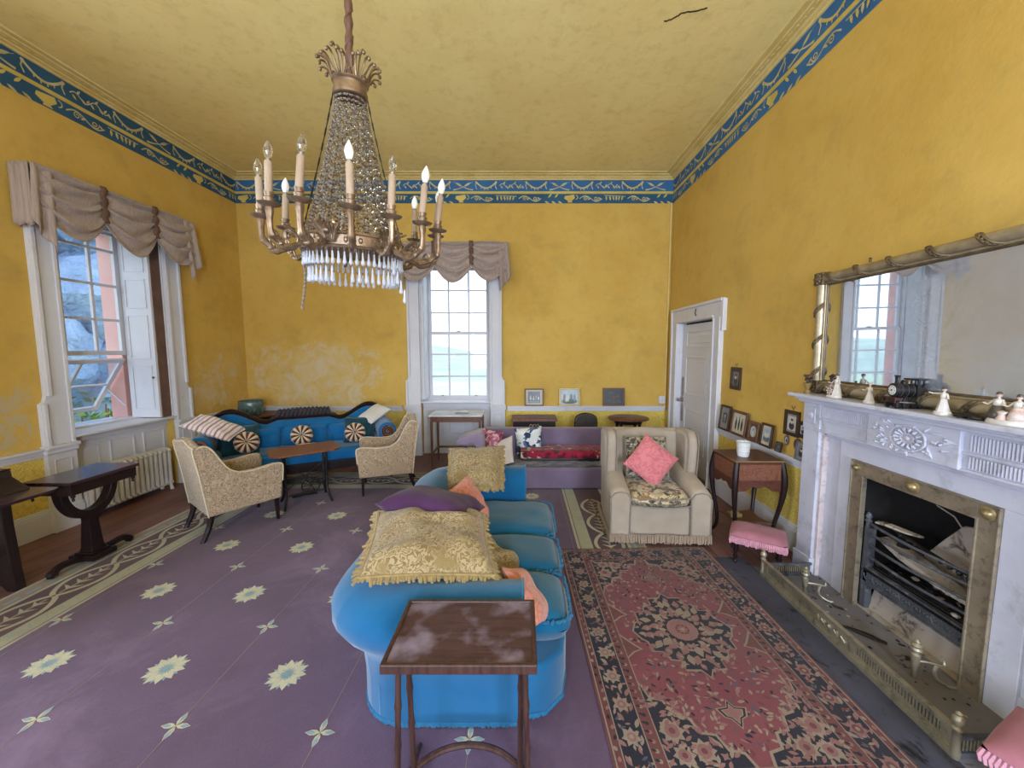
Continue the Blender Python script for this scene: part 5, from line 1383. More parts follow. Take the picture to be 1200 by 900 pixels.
# ============================================================ marquetry side table, cup
def side_table():
    e = empty('marquetry_table', 'marquetry side table on curved legs against the right wall', 'table', (1.985, 3.33, 0))
    X, Y = .195, .185
    mb = MB(); mb.bx(-X-.012, X+.012, -Y-.012, Y+.012, .748, .765, 'marquetry'); mb.build('tabletop', e, 0, bevel=.004)
    mb = MB(); mb.tube([(-X-.012, -Y-.012, .762), (X+.012, -Y-.012, .762), (X+.012, Y+.012, .762), (-X-.012, Y+.012, .762)], .006, 'frame_gold', 5, closed=True); mb.build('brass_edge', e, 0)
    def apr(L): return [(-L, .748), (-L, .50)]+[(-L+.02+2*(L-.02)*k/20, .50+.05*sin(PI*k/20)-.018*sin(3*PI*k/20)**2) for k in range(1, 20)]+[(L, .50), (L, .748)]
    for s in (1, -1):
        mb = MB(); mb.prism(apr(X-.01), s*Y-.008, s*Y+.008, 'marquetry', 'xz'); mb.build('apron', e, 0)
        mb = MB(); mb.prism(apr(Y-.01), s*X-.008, s*X+.008, 'marquetry', 'yz'); mb.build('apron', e, 0)
    mb = MB(); mb.bx(-X+.02, X-.02, -Y-.0105, -Y-.007, .60, .735, 'table_marquetry'); mb.bx(-X-.0105, -X-.007, -Y+.02, Y-.02, .60, .735, 'table_marquetry'); dr = mb.build('drawer', e, 0)
    for sx in (1, -1):
        for sy in (1, -1):
            l = MB(); P = catmull([(sx*(X-.005), sy*(Y-.005), .75), (sx*(X+.012), sy*(Y+.012), .60), (sx*(X+.004), sy*(Y+.004), .42), (sx*(X-.03), sy*(Y-.03), .18), (sx*(X-.028), sy*(Y-.028), .06), (sx*(X-.005), sy*(Y-.005), .0)], 5)
            l.tube(P, [.022+.006*sin(min(1, k/12)*PI)-.010*k/len(P) for k in range(len(P))], 'dark_mahogany', 8); l.build('leg', e)
    mb = MB(); q = X-.02
    P = [(-q, -q+.01)]+[(-q+2*q*k/10, -q+.01+.05*sin(PI*k/10)) for k in range(1, 10)]+[(q, -q+.01)]+[(q-.05*sin(PI*k/10), -q+2*q*k/10) for k in range(1, 10)]+[(q, q-.01)]+[(q-2*q*k/10, q-.01-.05*sin(PI*k/10)) for k in range(1, 10)]+[(-q, q-.01)]+[(-q+.05*sin(PI*k/10), q-2*q*k/10) for k in range(1, 10)]
    mb.prism(P, .19, .205, 'walnut'); mb.build('under_shelf', e, 0, bevel=.003)
    e = empty('cup', 'white ribbed beaker standing on the marquetry side table', 'cup', (1.93, 3.30, .765))
    mb = MB(); mb.lathe([(0, 0), (.042, 0), (.046, .01), (.058, .125), (.060, .128), (.056, .126), (.044, .012), (0, .010)], (0, 0, 0), 'white_cup', 28, lobes=14, lamp=.012); mb.build('body', e)
    mb = MB(); mb.lathe([(.0495, .035), (.0515, .040), (.0505, .045)], (0, 0, 0), 'white_ticking', 24); mb.lathe([(.054, .085), (.056, .09), (.055, .095)], (0, 0, 0), 'white_ticking', 24); mb.build('bands', e)
    e = empty('box', 'small gold lidded box on the under shelf of the marquetry table', 'box', (1.90, 3.33, .205))
    mb = MB(); mb.bx(-.05, .05, -.035, .035, 0, .035, 'frame_gold'); mb.build('body', e, 0, bevel=.004)
    mb = MB(); mb.lathe([(.03, 0), (.022, .015), (0, .02)], (0, 0, .035), 'frame_gold', 14, sx=1.4); mb.build('lid', e)
side_table()

def footstool(label, loc, rz):
    e = empty('footstool', label, 'footstool', loc, rz, group='pink fringed footstools')
    mb = MB(); f = cush_fn(.38, .30, .075, -.01, 3, .006); mb.grid(f(1), 18, 14, 'pink_seat_velvet'); mb.grid(f(-1), 18, 14, 'pink_seat_velvet'); mb.build('seat', e, 80, loc=(0, 0, .235))
    mb = MB(); mb.bx(-.17, .17, -.135, .135, .182, .24, 'pink_seat_velvet'); mb.build('rail', e, 0, bevel=.008)
    fr = MB(); r = random.Random(1)
    P = [(-.178, -.143), (.178, -.143), (.178, .143), (-.178, .143)]
    for i in range(4):
        a, b = Vector((*P[i], 0)), Vector((*P[(i+1) % 4], 0)); n = int((b-a).length/.013)
        for k in range(n):
            p = a.lerp(b, k/n); o = p.normalized()*.012
            fr.tube([(p.x, p.y, .227), (p.x+o.x, p.y+o.y, .202), (p.x+o.x*.6, p.y+o.y*.6, .178+r.uniform(-.006, .006))], [.006, .009, .007], 'pink_fringe', 5)
    f = fr.build('bobble_fringe', e); f['kind'] = 'stuff'
    for x in (-.145, .145):
        for y in (-.11, .11):
            l = MB(); l.lathe([(.010, 0), (.016, .015), (.009, .03), (.018, .06), (.010, .085), (.020, .11), (.016, .14), (.020, .19)], (x, y, 0), 'dark_mahogany', 10); l.build('leg', e)
    return e
footstool('pink velvet footstool with a bobble fringe beside the marquetry side table', (1.875, 2.945, .0), rad(-32))
footstool('pink velvet footstool at the near end of the fender, cut off by the right edge', (1.93, 1.24, .0), rad(25))
# ============================================================ fireplace
def fireplace():
    e = struct(empty('fireplace', 'white marble chimneypiece with fluted frieze and carved oval tablet, around a brass framed grate', 'fireplace', (0, 0, 0)))
    c = 2.10; T = 'marble_white'
    def mir(y): return 2*c-y
    for s in (1, -1):
        Y = lambda d: c+s*d
        mb = MB()
        for (d0, d1, x0, z0, z1, m) in ((.665, .82, 2.165, .13, 1.10, T), (.655, .83, 2.150, 0, .13, T), (.66, .825, 2.158, 1.10, 1.115, T), (.66, .825, 2.160, 1.115, 1.30, T)):
            y0, y1 = sorted((Y(d0), Y(d1))); mb.bx(x0, XR, y0, y1, z0, z1, m)
        y0, y1 = sorted((Y(.70), Y(.785))); mb.bx(2.152, 2.16, y0, y1, 1.15, 1.27, T)
        mb.lathe([(0, .0), (.030, .0), (.022, .008), (.0, .012)], (2.152, (y0+y1)/2, 1.21), T, 14, axis=(-1, 0, 0))
        o = mb.build('pilaster', e, 0, bevel=.004)
        mb = MB(); y0, y1 = sorted((Y(.640), Y(.665))); mb.bx(2.185, XR, y0, y1, 0, 1.099, 'marble_pink'); mb.build('pink_fillet', e, 0, label='strip of pinkish marble')
        mb = MB(); y0, y1 = sorted((Y(.515), Y(.640))); mb.bx(2.225, XR, y0, y1, 0, 1.074, T); mb.bx(2.215, XR, y0, y1, 0, .15, T); mb.build('inner_jamb', e, 0)
        mb = MB(); y0, y1 = sorted((Y(.40), Y(.515))); mb.bx(2.205, XR, y0, y1, 0, .97, T); mb.build('slip', e, 0, bevel=.003)
    mb = MB(); mb.bx(2.205, XR, c-.515, c+.515, .97, 1.10, T); mb.bx(2.19, XR, c-.63, c+.63, 1.075, 1.105, T); mb.build('lintel_slip', e, 0, bevel=.003)
    mb = MB(); mb.bx(2.17, XR, c-.665, c+.665, 1.10, 1.30, T); mb.bx(2.16, XR, c-.665, c+.665, 1.185, 1.20, T); mb.bx(2.16, XR, c-.665, c+.665, 1.10, 1.115, T)
    fr = mb.build('frieze', e, 0, bevel=.003)
    for s in (1, -1):
        f = MB(); n = 26
        for k in range(n):
            d = .275+.375*(k+.5)/n; y = c+s*d
            f.tube([(2.166, y, 1.210), (2.166, y, 1.285)], .0062, T, 6)
            if s < 0: f.tube([(2.166, y, 1.123), (2.166, y, 1.180)], .0062, T, 6)
        f.build('fluting', fr)
    # carved tablet with oval patera and leaf sprays
    mb = MB(); mb.bx(2.150, XR, c-.245, c+.265, 1.103, 1.305, T); tb = mb.build('tablet', e, 0, bevel=.004)
    mb = MB(); oc = (2.148, c+.01, 1.203)
    for k in range(40): pass
    def el(a, r1, r2, x=2.146): return (x, oc[1]+r1*cos(a), oc[2]+r2*sin(a))
    mb.tube([el(2*PI*k/36, .098, .070) for k in range(36)], .007, T, 6, closed=True)
    mb.tube([el(2*PI*k/36, .036, .026) for k in range(36)], .005, T, 6, closed=True)
    for k in range(14):
        a = 2*PI*k/14; mb.tube([el(a, .040, .028), el(a, .066, .047, 2.140), el(a, .086, .061)], [.004, .010, .004], T, 6)
    mb.ball((2.146, oc[1], oc[2]), (.008, .018, .014), T, 10, 6)
    r = random.Random(6)
    for k in range(54):
        a = r.uniform(0, 2*PI); q = r.uniform(1.28, 2.3); y, z = oc[1]+.098*q*cos(a), oc[2]+.07*q*sin(a)*.75
        if abs(y-c-.01) > .235 or abs(z-1.204) > .085: continue
        b = a+r.uniform(-1.0, 1.0); L = r.uniform(.018, .034)
        mb.tube([(2.149, y-L*cos(b), z-L*.7*sin(b)), (2.143, y, z), (2.149, y+L*cos(b), z+L*.7*sin(b))], [.002, .008, .002], T, 6)
    mb.build('carved_patera', tb)
    mb = MB(); mb.bx(2.12, XR, c-.835, c+.835, 1.305, 1.325, T); mb.bx(2.095, XR, c-.845, c+.845, 1.325, 1.342, T); mb.bx(2.06, XR, c-.875, c+.875, 1.342, 1.368, T); mb.build('shelf', e, 0, bevel=.005)
    # brass insert
    mb = MB()
    for (y0, y1, z0, z1) in ((c-.40, c-.31, 0, .97), (c+.31, c+.40, 0, .97), (c-.31, c+.31, .885, .97)): mb.bx(2.193, 2.22, y0, y1, z0, z1, 'brass_old')
    for (y0, y1, z0, z1) in ((c-.318, c-.308, 0, .89), (c+.308, c+.318, 0, .89), (c-.31, c+.31, .882, .892), (c-.402, c-.394, 0, .972), (c+.394, c+.402, 0, .972), (c-.4, c+.4, .964, .972)): mb.bx(2.186, 2.2, y0, y1, z0, z1, 'brass_old')
    ins = mb.build('brass_frame', e, 0, bevel=.002)
    for y, z, r_ in ((c-.355, .928, .022), (c+.355, .928, .016), (c, .928, .026)):
        b = MB(); b.lathe([(r_*1.5, 0), (r_*1.5, .004), (r_, .008), (r_*.9, .016), (r_*.45, .026), (0, .028)], (2.193, y, z), 'brass_bright', 18, axis=(-1, 0, 0)); b.build('boss', ins)
    # firebox lining
    mb = MB()
    y0, y1 = c-.355, c+.355; yb0, yb1 = c-.25, c+.25; xb = 2.56
    V = [(2.21, y0, 0), (2.21, y1, 0), (2.21, y1, .93), (2.21, y0, .93), (xb, yb0, 0), (xb, yb1, 0), (xb, yb1, .60), (xb, yb0, .60), (2.40, yb0, .95), (2.40, yb1, .95)]
    mb.add(V, [(4, 5, 6, 7), (7, 6, 9, 8), (1, 5, 6, 9, 2), (0, 4, 7, 8, 3), (3, 2, 9, 8)], 'soot_brick'); mb.add([(2.215, y0, .010), (2.215, y1, .010), (xb, yb1, .010), (xb, yb0, .010)], [(0, 1, 2, 3)], 'ash_slab')
    mb.build('firebox', e, 0)
fireplace()

# grate with its fallen plaster
def grate():
    e = empty('fire_grate', 'iron basket grate with curved front bars inside the fireplace', 'grate', (2.245, 2.10, 0))
    h = .305
    for s in (1, -1):
        mb = MB(); mb.tube([(-.0, s*h, .0), (0, s*h, .60)], .014, 'iron_grate', 8); mb.lathe([(.014, 0), (.022, .012), (.012, .022), (.020, .04), (.012, .06), (0, .07)], (0, s*h, .58), 'iron_grate', 12)
        mb.bx(-.012, .03, s*h-.03 if s > 0 else s*h-.012, s*h+.012 if s > 0 else s*h+.03, .0, .55, 'iron_grate'); mb.build('standard', e, 50)
    for z, b in ((.36, .012), (.44, .022), (.52, .03), (.575, .016)):
        mb = MB(); mb.tube(catmull([(.01, -h, z), (-b, -h*.72, z+.004), (-b-.012, 0, z), (-b, h*.72, z+.004), (.01, h, z)], 6), .0085, 'iron_grate', 8); mb.build('bar', e)
    mb = MB(); mb.bx(-.012, .008, -h, h, .185, .29, 'iron_grate')
    for k in range(44):
        y = -h+.014+(2*h-.028)*k/43; mb.bx(-.018, -.01, y-.004, y+.004, .262, .278, 'iron_black')
    for k in range(30):
        y = -h+.02+(2*h-.04)*k/29; mb.tube([(-.013, y-.008, .225+.018*sin(k*2.1)), (-.019, y, .235), (-.013, y+.008, .225-.018*sin(k*2.1))], .0045, 'iron_grate', 5)
    mb.bx(-.022, .01, -h, h, .283, .293, 'iron_grate'); mb.bx(-.022, .01, -h, h, .182, .192, 'iron_grate'); mb.build('apron_plate', e, 0)
    mb = MB(); mb.add([(.02, -h+.02, .012), (.02, h-.02, .012), (.075, h-.02, .185), (.075, -h+.02, .185), (.035, -h+.02, .012), (.035, h-.02, .012), (.09, h-.02, .185), (.09, -h+.02, .185)], [(0, 1, 2, 3), (4, 5, 6, 7), (0, 1, 5, 4), (3, 2, 6, 7)], 'ash_slab'); mb.build('ash_plate', e, 0, label='pale ash dusted plate under the bars')
    mb = MB()
    for k in range(9): x = .02+.22*k/8; mb.tube([(x, -h+.04, .30), (x, h-.04, .30)], .007, 'iron_black', 6)
    mb.build('floor_bars', e)
    mb = MB(); mb.tube([(.05, h-.05, .61), (.035, .1, .58), (.03, -.12, .555), (.03, -h+.02, .55)], .011, 'iron_black', 8)
    for k in range(9): y = .12-.045*k; mb.ball((.03, y, .577-.006*k), .014, 'iron_black', 6, 4)
    mb.build('top_rail', e)
grate()
e = empty('plaster_slab', 'pale fallen slab of plaster leaning at the back of the grate', 'rubble', (2.47, 1.98, .31))
mb = MB(); P = [(-.23, .0), (.25, .0), (.22, .12), (.12, .25), (.03, .36), (-.04, .38), (-.07, .32), (-.13, .26), (-.20, .10)]
vs = [(-y*.25+.02*nz(x, y, 1, 9), -x*-1, y) for x, y in P]
mb.prism(P, -.012, .012, 'ash_slab', 'yz'); mb.X = Matrix(); o = mb.build('slab', e, 0, bevel=.005, rot=(0, rad(-8), 0)); o.scale = (1, 1.15, 1.2)
mb = MB(); mb.tube([(-.03, .02, .36), (-.03, .05, .40), (-.025, .13, .42), (-.02, .16, .47)], .004, 'ash_slab', 5); mb.build('crack_edge', o)
for nm, lb, pts, col in (('wood_scrap', 'wide pale split board lying lengthways on the grate', [(2.30, 2.34, .50), (2.33, 1.84, .38)], 'ash_slab'), ('wood_scrap', 'broken pale lath sticking up at the left of the grate', [(2.26, 2.36, .60), (2.31, 2.13, .615)], 'ash_slab'), ('wood_scrap', 'dark charred stick crossing the left of the grate', [(2.28, 2.20, .58), (2.36, 2.27, .34)], 'iron_black')):
    e = empty(nm, lb, 'wood', pts[0]); a, b = Vector(pts[0]), Vector(pts[1]); mb = MB(); d = b-a
    mb.tube([d*0, d*.3+Vector((0, .004, .006)), d*.7, d], [.05, .085, .08, .04] if 'wide' in lb else [.022, .032, .030, .016], col, 5, flat=.35); mb.build('board', e, 0)
mb = MB(); r = random.Random(9)
for k in range(60):
    x, y = r.uniform(2.25, 2.5), r.uniform(1.84, 2.34); s = r.uniform(.008, .026); mb.ball((x, y, .318+r.uniform(0, .02)), (s, s*1.2, s*.6), r.choice(('ash_slab', 'iron_black', 'soot_brick')), 6, 4)
tag(mb.build('ash_and_cinders', smooth=0), 'ash, cinders and plaster crumbs lying on the floor of the grate', 'ash', kind='stuff')

# ---- fender
def fender():
    e = empty('fender', 'low pierced brass fender around the hearth', 'fender', (1.80, 2.10, .004))
    B = 'brass_fender'; h = .645
    mb = MB(); mb.bx(-.016, .016, -h, h, .0, .030, B); mb.bx(-.010, .010, -h, h, .03, .04, B); mb.bx(-.009, .009, -h, h, .112, .128, B); mb.bx(-.013, .013, -h, h, .122, .130, B)
    for a, b in ((-h, -h+.06), (-.16, .16), (h-.06, h)): mb.bx(-.0045, .0045, a, b, .035, .113, B)
    mb.bx(-.006, .006, -h+.001, h-.001, .036, .055, B); mb.bx(-.006, .006, -h+.001, h-.001, .10, .114, B)
    mb.build('rail', e, 0, bevel=.002)
    for a, b in ((-h+.06, -.16), (.16, h-.06)):
        g = MB(); n = 28
        for k in range(n): y = a+(b-a)*(k+.5)/n; g.bx(-.003, .003, y-.0042, y+.0042, .05, .105, B)
        g.bx(.010, .014, a, b, .045, .108, 'iron_black'); g.build('pierced_panel', e, 0)
    sw = MB()
    for y in (-.02, -.07, .02, .07): sw.tube([(-.006, y-.03, .065), (-.013, y-.01, .088), (-.013, y+.01, .07), (-.006, y+.03, .09)], .006, B, 6)
    sw.build('applied_swag', e)
    for s in (1, -1):
        f = MB(); f.lathe([(.016, 0), (.018, .03), (.014, .05), (.014, .12), (.020, .132), (.012, .142), (.022, .16), (.020, .178), (.010, .19), (.012, .198), (0, .208)], (0, s*h, 0), B, 14); f.build('finial_post', e)
        r_ = MB(); y = s*h; r_.bx(0, .36, y-.012, y+.012, 0, .03, 'iron_grate'); r_.bx(0, .36, y-.008, y+.008, .085, .10, 'iron_grate')
        for k in range(22): x = .03+.32*k/21; r_.bx(x-.003, x+.003, y-.003, y+.003, .03, .09, B)
        r_.build('return_rail', e, 0)
fender()
def firedog(label, loc):
    e = empty('fire_iron_rest', label, 'fire iron rest', loc, 0, group='pair of brass fire iron rests')
    B = 'brass_fender'
    mb = MB(); mb.lathe([(.006, 0), (.010, .01), (.008, .03), (.016, .09), (.020, .13), (.012, .138), (.012, .146), (.024, .158), (.020, .170), (.024, .180), (.012, .192), (.014, .20), (.006, .212), (0, .214)], (0, 0, 0), B, 14, lobes=0); mb.build('post', e)
    mb = MB(); mb.tube(catmull([(0, 0, .095), (.05, -.015, .098), (.11, -.03, .09)], 4), .006, B, 6); mb.lathe([(.006, 0), (.010, .012), (.006, .02), (0, .03)], (.115, -.03, .088), B, 10); mb.build('arm', e)
    mb = MB(); mb.tube(catmull([(.085, -.024, .088), (.07, -.03, .06), (.075, -.04, .03), (.11, -.06, .008), (.14, -.07, .006)], 5), [.008]*10+[.006]*11, B, 6); mb.build('scroll_leg', e)
firedog('brass fire iron rest with a finial, at the far end of the hearth', (1.936, 2.50, .008))
firedog('brass fire iron rest with a finial, in the middle of the hearth', (2.02, 1.84, .008))
mb = MB(); mb.tube([(1.965, 2.19, .018), (2.02, 2.13, .02), (2.09, 2.06, .016)], [.012, .02, .012], 'iron_black', 6, flat=.5); mb.tube([(1.90, 2.2, .014), (1.965, 2.19, .018)], .006, 'iron_black', 6)
tag(mb.build('coal_tongs'), 'blackened iron tool lying on the hearth behind the fender', 'tool')

# ============================================================ mirror over the mantel
def mirror_():
    e = empty('mirror', 'large gilt framed mirror with a tarnished plate, standing over the chimneypiece', 'mirror')
    R_ = Matrix(((0, 0, -1), (-1, 0, 0), (0, 1, 0))).to_4x4()   # local x -> -Y, y -> up, z -> into the room
    e.matrix_world = Matrix.Translation((2.225, 2.105, 1.385)) @ Matrix.Rotation(rad(-.9), 4, 'Z') @ Matrix.Rotation(rad(-.6), 4, 'Y') @ R_
    W, H, F = .83, .865, .085
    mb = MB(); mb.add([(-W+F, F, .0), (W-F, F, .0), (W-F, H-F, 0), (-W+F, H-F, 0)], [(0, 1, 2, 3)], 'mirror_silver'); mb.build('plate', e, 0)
    mb = MB(); mb.bx(-W+.01, W-.01, .01, H-.01, -.03, -.004, 'dark_mahogany'); mb.build('backboard', e, 0)
    G, Pp = 'gilt_frame', 'gilt_pale'
    def rail_(a, b, inw, col):
        a, b = Vector(a), Vector(b); d = (b-a).normalized(); n = Vector(inw)
        mb = MB(); prof = []
        mb.tube([a+n*.032+Vector((0, 0, .012)), b+n*.032+Vector((0, 0, .012))], .030, col, 14)
        mb.tube([a+n*.068+Vector((0, 0, .006)), b+n*.068+Vector((0, 0, .006))], .009, Pp, 8)
        mb.tube([a+n*.082+Vector((0, 0, .004)), b+n*.082+Vector((0, 0, .004))], .006, G, 8)
        c = (a+b)/2+n*.045; L = (b-a).length
        hx = L/2 if abs(d.x) > .5 else .045; hy = L/2 if abs(d.y) > .5 else .045
        mb.bx(c.x-hx, c.x+hx, c.y-hy, c.y+hy, -.02, .0, G)
        o = mb.build('frame_rail', e, 50)
        k = .12
        while k < L-.08:
            rb = MB(); p = a+d*k+n*.032+Vector((0, 0, .012)); pts = []
            for q in range(13):
                an = -PI*.55+PI*1.1*q/12; u = n*sin(an)*.034+Vector((0, 0, 1))*cos(an)*.034
                pts.append(p+u+d*(.05*(q/6-1)))
            rb.tube(pts, .008, G, 6)
            rb.tube([x+d*.022 for x in pts], .006, G, 6)
            for q in range(5): u = pts[2+q*2]; rb.ball(u+d*.011, .010, G, 6, 4)
            k += .235; rb.build('ribbon_wrap', o)
    rail_((-W, H, 0), (W, H, 0), (0, -1, 0), Pp); rail_((-W, 0, 0), (W, 0, 0), (0, 1, 0), Pp)
    rail_((-W, 0, 0), (-W, H, 0), (1, 0, 0), Pp); rail_((W, 0, 0), (W, H, 0), (-1, 0, 0), Pp)
    for x in (-W+.035, W-.035):
        for y in (.035, H-.035):
            mb = MB(); mb.bx(x-.045, x+.045, y-.045, y+.045, -.02, .045, G); mb.lathe([(.034, 0), (.028, .012), (.01, .018), (0, .024)], (x, y, .045), G, 12)
            for q in range(8): mb.ball((x+.030*cos(q*PI/4), y+.030*sin(q*PI/4), .05), .010, G, 6, 4)
            mb.build('corner_block', e, 50, bevel=.004)
    mb = MB(); mb.lathe([(0, .0), (.008, .004), (.006, .018), (.010, .024), (0, .032)], (-.40, H, .012), G, 8, axis=(0, 1, 0)); mb.build('stud', e)
mirror_()

# ============================================================ ornaments on the mantel shelf
ZS = 1.368
def fig_body(mb, x, y, z, h, robe, arm=None, seat=False, hat=None, top='porcelain'):
    k = h
    if seat:
        mb.lathe([(.22*k, 0), (.24*k, .05*k), (.20*k, .22*k), (.15*k, .36*k), (.12*k, .42*k)], (x, y, z), robe, 14)
        b = z+.36*k; s = 1.15
    else:
        mb.lathe([(.20*k, 0), (.19*k, .04*k), (.13*k, .30*k), (.085*k, .50*k)], (x, y, z), robe, 14, lobes=6, lamp=.08); b = z+.46*k; s = 1
    mb.lathe([(.085*k*s, 0), (.11*k*s, .14*k), (.10*k*s, .24*k), (.035*k, .30*k), (.035*k, .34*k)], (x, y, b), top, 12)
    mb.ball((x, y, b+.41*k), (.072*k, .075*k, .088*k), 'skin_china', 10, 8)
    mb.ball((x, y-.0, b+.44*k), (.078*k, .080*k, .075*k), hat or 'porcelain_dark', 10, 6)
    mb.ball((x-.07*k, y, b+.405*k), (.012*k, .012*k, .012*k), 'skin_china', 6, 4)
    sh = b+.24*k
    for sy, d in (arm or ((1, (-.12, .16, -.16)), (-1, (-.12, -.16, -.16)))):
        p = Vector((x, y+sy*.10*k, sh)); q = p+Vector((d[0]*.5, d[1]*.8, d[2]))*k; w = q+Vector((d[0]*1.2, d[1]*.1, .04))*k
        mb.tube([p, q, w], [.038*k, .030*k, .022*k], top, 8); mb.ball(w, .028*k, 'skin_china', 6, 4)
def fbase(e, rx, ry, h=.018, m='porcelain'):
    mb = MB(); mb.lathe([(0, 0), (1, 0), (1.02, h*.4), (.92, h), (0, h*1.05)], (0, 0, 0), m, 20, sx=rx, sy=ry, lobes=5, lamp=.05); mb.build('base', e)
e = empty('figurine', 'porcelain couple with a flower wheel at the left end of the mantel shelf', 'figurine', (2.145, 2.63, ZS)); fbase(e, .036, .05)
mb = MB(); fig_body(mb, 0, -.018, .018, .150, 'porcelain', hat='porcelain_dark', top='porcelain'); mb.build('lady', e)
mb = MB(); fig_body(mb, .005, .034, .018, .105, 'porcelain_rose', seat=True, hat='porcelain_dark', top='porcelain_rose'); mb.build('child', e)
mb = MB(); mb.tube([(-.02, .012+.026*cos(2*PI*k/16), .045+.026*sin(2*PI*k/16)) for k in range(16)], .004, 'porcelain_dark', 6, closed=True)
for k in range(7): mb.ball((-.024, .012+.02*cos(k*.9), .045+.02*sin(k*.9)), .007, 'porcelain_rose', 6, 4)
mb.build('flower_wheel', e)
e = empty('figurine', 'small plain white porcelain girl left of the toy locomotive', 'figurine', (2.13, 2.345, ZS)); fbase(e, .026, .030)
mb = MB(); fig_body(mb, 0, 0, .018, .112, 'porcelain', hat='porcelain_rose'); mb.build('girl', e)
e = empty('figurine', 'pale porcelain figure with one arm stretched out, right of the toy locomotive', 'figurine', (2.125, 1.925, ZS)); fbase(e, .030, .036)
mb = MB(); fig_body(mb, 0, 0, .018, .128, 'porcelain', arm=((1, (-.10, .34, -.02)), (-1, (-.06, -.12, -.18))), hat='porcelain_dark'); mb.build('figure', e)
e = empty('figurine', 'painted porcelain couple seated on a white base near the right end of the shelf', 'figurine', (2.135, 1.675, ZS)); fbase(e, .040, .072, .022)
mb = MB(); fig_body(mb, 0, .034, .022, .138, 'porcelain_dark', seat=True, hat='porcelain_dark', top='porcelain'); mb.build('man', e)
mb = MB(); fig_body(mb, .0, -.038, .022, .134, 'porcelain_rose', seat=True, hat='porcelain_dark', top='porcelain'); mb.build('woman', e)
mb = MB(); mb.lathe([(.02, 0), (.012, .02), (.02, .035), (.0, .04)], (-.022, 0, .022), 'porcelain_rose', 10); mb.build('flower_basket', e)
# small bronze lizard
e = empty('lizard_ornament', 'small dark bronze lizard lying on the shelf beside the seated couple', 'ornament', (2.12, 1.80, ZS), rad(5))
mb = MB(); mb.tube(catmull([(0, .045, .008), (.006, .025, .012), (0, .0, .014), (-.006, -.025, .010), (.006, -.05, .005), (.0, -.07, .003)], 4), [.009]*4+[.014]*4+[.015]*4+[.011]*4+[.006]*5, 'iron_black', 8)
mb.ball((0, .055, .010), (.009, .013, .008), 'iron_black', 8, 6)
for y in (.02, -.02):
    for s in (1, -1): mb.tube([(s*.008, y, .010), (s*.022, y+.006, .008), (s*.026, y+.012, .001)], .004, 'iron_black', 5)
mb.build('body', e)
# flower ornament at the far left end
e = empty('vase_ornament', 'small dark flower ornament at the far left end of the mantel shelf', 'ornament', (2.14, 2.875, ZS))
mb = MB(); mb.lathe([(.022, 0), (.026, .01), (.012, .03), (.024, .06), (.028, .075), (.022, .08)], (0, 0, 0), 'frame_gold', 14); mb.build('vase', e)
mb = MB(); r = random.Random(2)
for k in range(16): mb.ball((r.uniform(-.025, .025), r.uniform(-.025, .025), .085+r.uniform(0, .05)), .011, r.choice(('porcelain_dark', 'frame_brown', 'leather_black')), 6, 4)
mb.build('flowers', e)
# toy locomotive
def loco():
    e = empty('toy_locomotive', 'black toy steam locomotive standing on the mantel shelf before the mirror', 'toy', (2.135, 2.15, ZS), rad(-8)); e.scale = (.72, 1.25, 1.3)
    K = 'loco_black'                                     # faces local -x
    mb = MB(); mb.cyl((-.06, 0, .078), (.075, 0, .078), .030, K, n=20); mb.lathe([(.031, 0), (.031, .006), (.027, .010)], (-.06, 0, .078), K, 20, axis=(-1, 0, 0))
    for x in (-.03, .01, .05): mb.lathe([(.0305, -.002), (.0318, 0), (.0305, .002)], (x, 0, .078), 'iron_grate', 20, axis=(1, 0, 0))
    mb.build('boiler', e)
    mb = MB(); mb.lathe([(.021, 0), (.021, .003), (.0, .006)], (-.069, 0, .078), 'white_cup', 20, axis=(-1, 0, 0))
    for k in range(8): mb.ball((-.073, .016*cos(k*PI/4), .078+.016*sin(k*PI/4)), .002, K, 6, 4)
    mb.ball((-.075, 0, .078), .004, K, 8, 6); mb.build('smokebox_door', e, label='white smokebox door')
    mb = MB(); mb.lathe([(.014, 0), (.010, .008), (.011, .03), (.015, .033), (.013, .038)], (-.04, 0, .105), K, 14); mb.build('chimney', e)
    mb = MB(); mb.lathe([(.012, 0), (.012, .008), (.006, .016), (0, .018)], (.0, 0, .106), K, 12); mb.lathe([(.009, 0), (.008, .010), (.010, .016), (0, .018)], (.035, 0, .106), 'brass_bright', 12); mb.build('dome', e)
    mb = MB(); mb.bx(.06, .105, -.034, .034, .035, .095, K); mb.bx(.055, .115, -.040, .040, .122, .128, K)
    for y in (-.032, .032):
        for x in (.063, .102): mb.bx(x-.003, x+.003, y-.003, y+.003, .09, .124, K)
    mb.build('cab', e, 0)
    mb = MB(); mb.bx(-.085, .11, -.030, .030, .034, .046, 'loco_red'); mb.bx(-.094, -.085, -.038, .038, .026, .050, 'loco_red'); mb.build('frame', e, 0)
    for y in (-.022, .022):
        b = MB(); b.lathe([(.006, 0), (.006, .012), (.010, .013), (.010, .016)], (-.094, y, .038), K, 12, axis=(-1, 0, 0)); b.build('buffer', e)
    for x, r_ in ((-.06, .018), (-.01, .026), (.045, .026), (.09, .018)):
        for y in (-.030, .030):
            w = MB(); w.lathe([(r_*.35, -.004), (r_*.8, -.003), (r_*.85, -.005), (r_, -.005), (r_, .004), (r_*1.08, .005), (r_*1.08, .007), (0, .007)], (x, y, r_*1.05), K, 18, axis=(0, -1 if y > 0 else 1, 0)); w.build('wheel', e)
    for y in (-.037, .037): w = MB(); w.tube([(-.06, y, .03), (.045, y, .026)], .003, 'pewter', 6); w.build('coupling_rod', e)
loco()

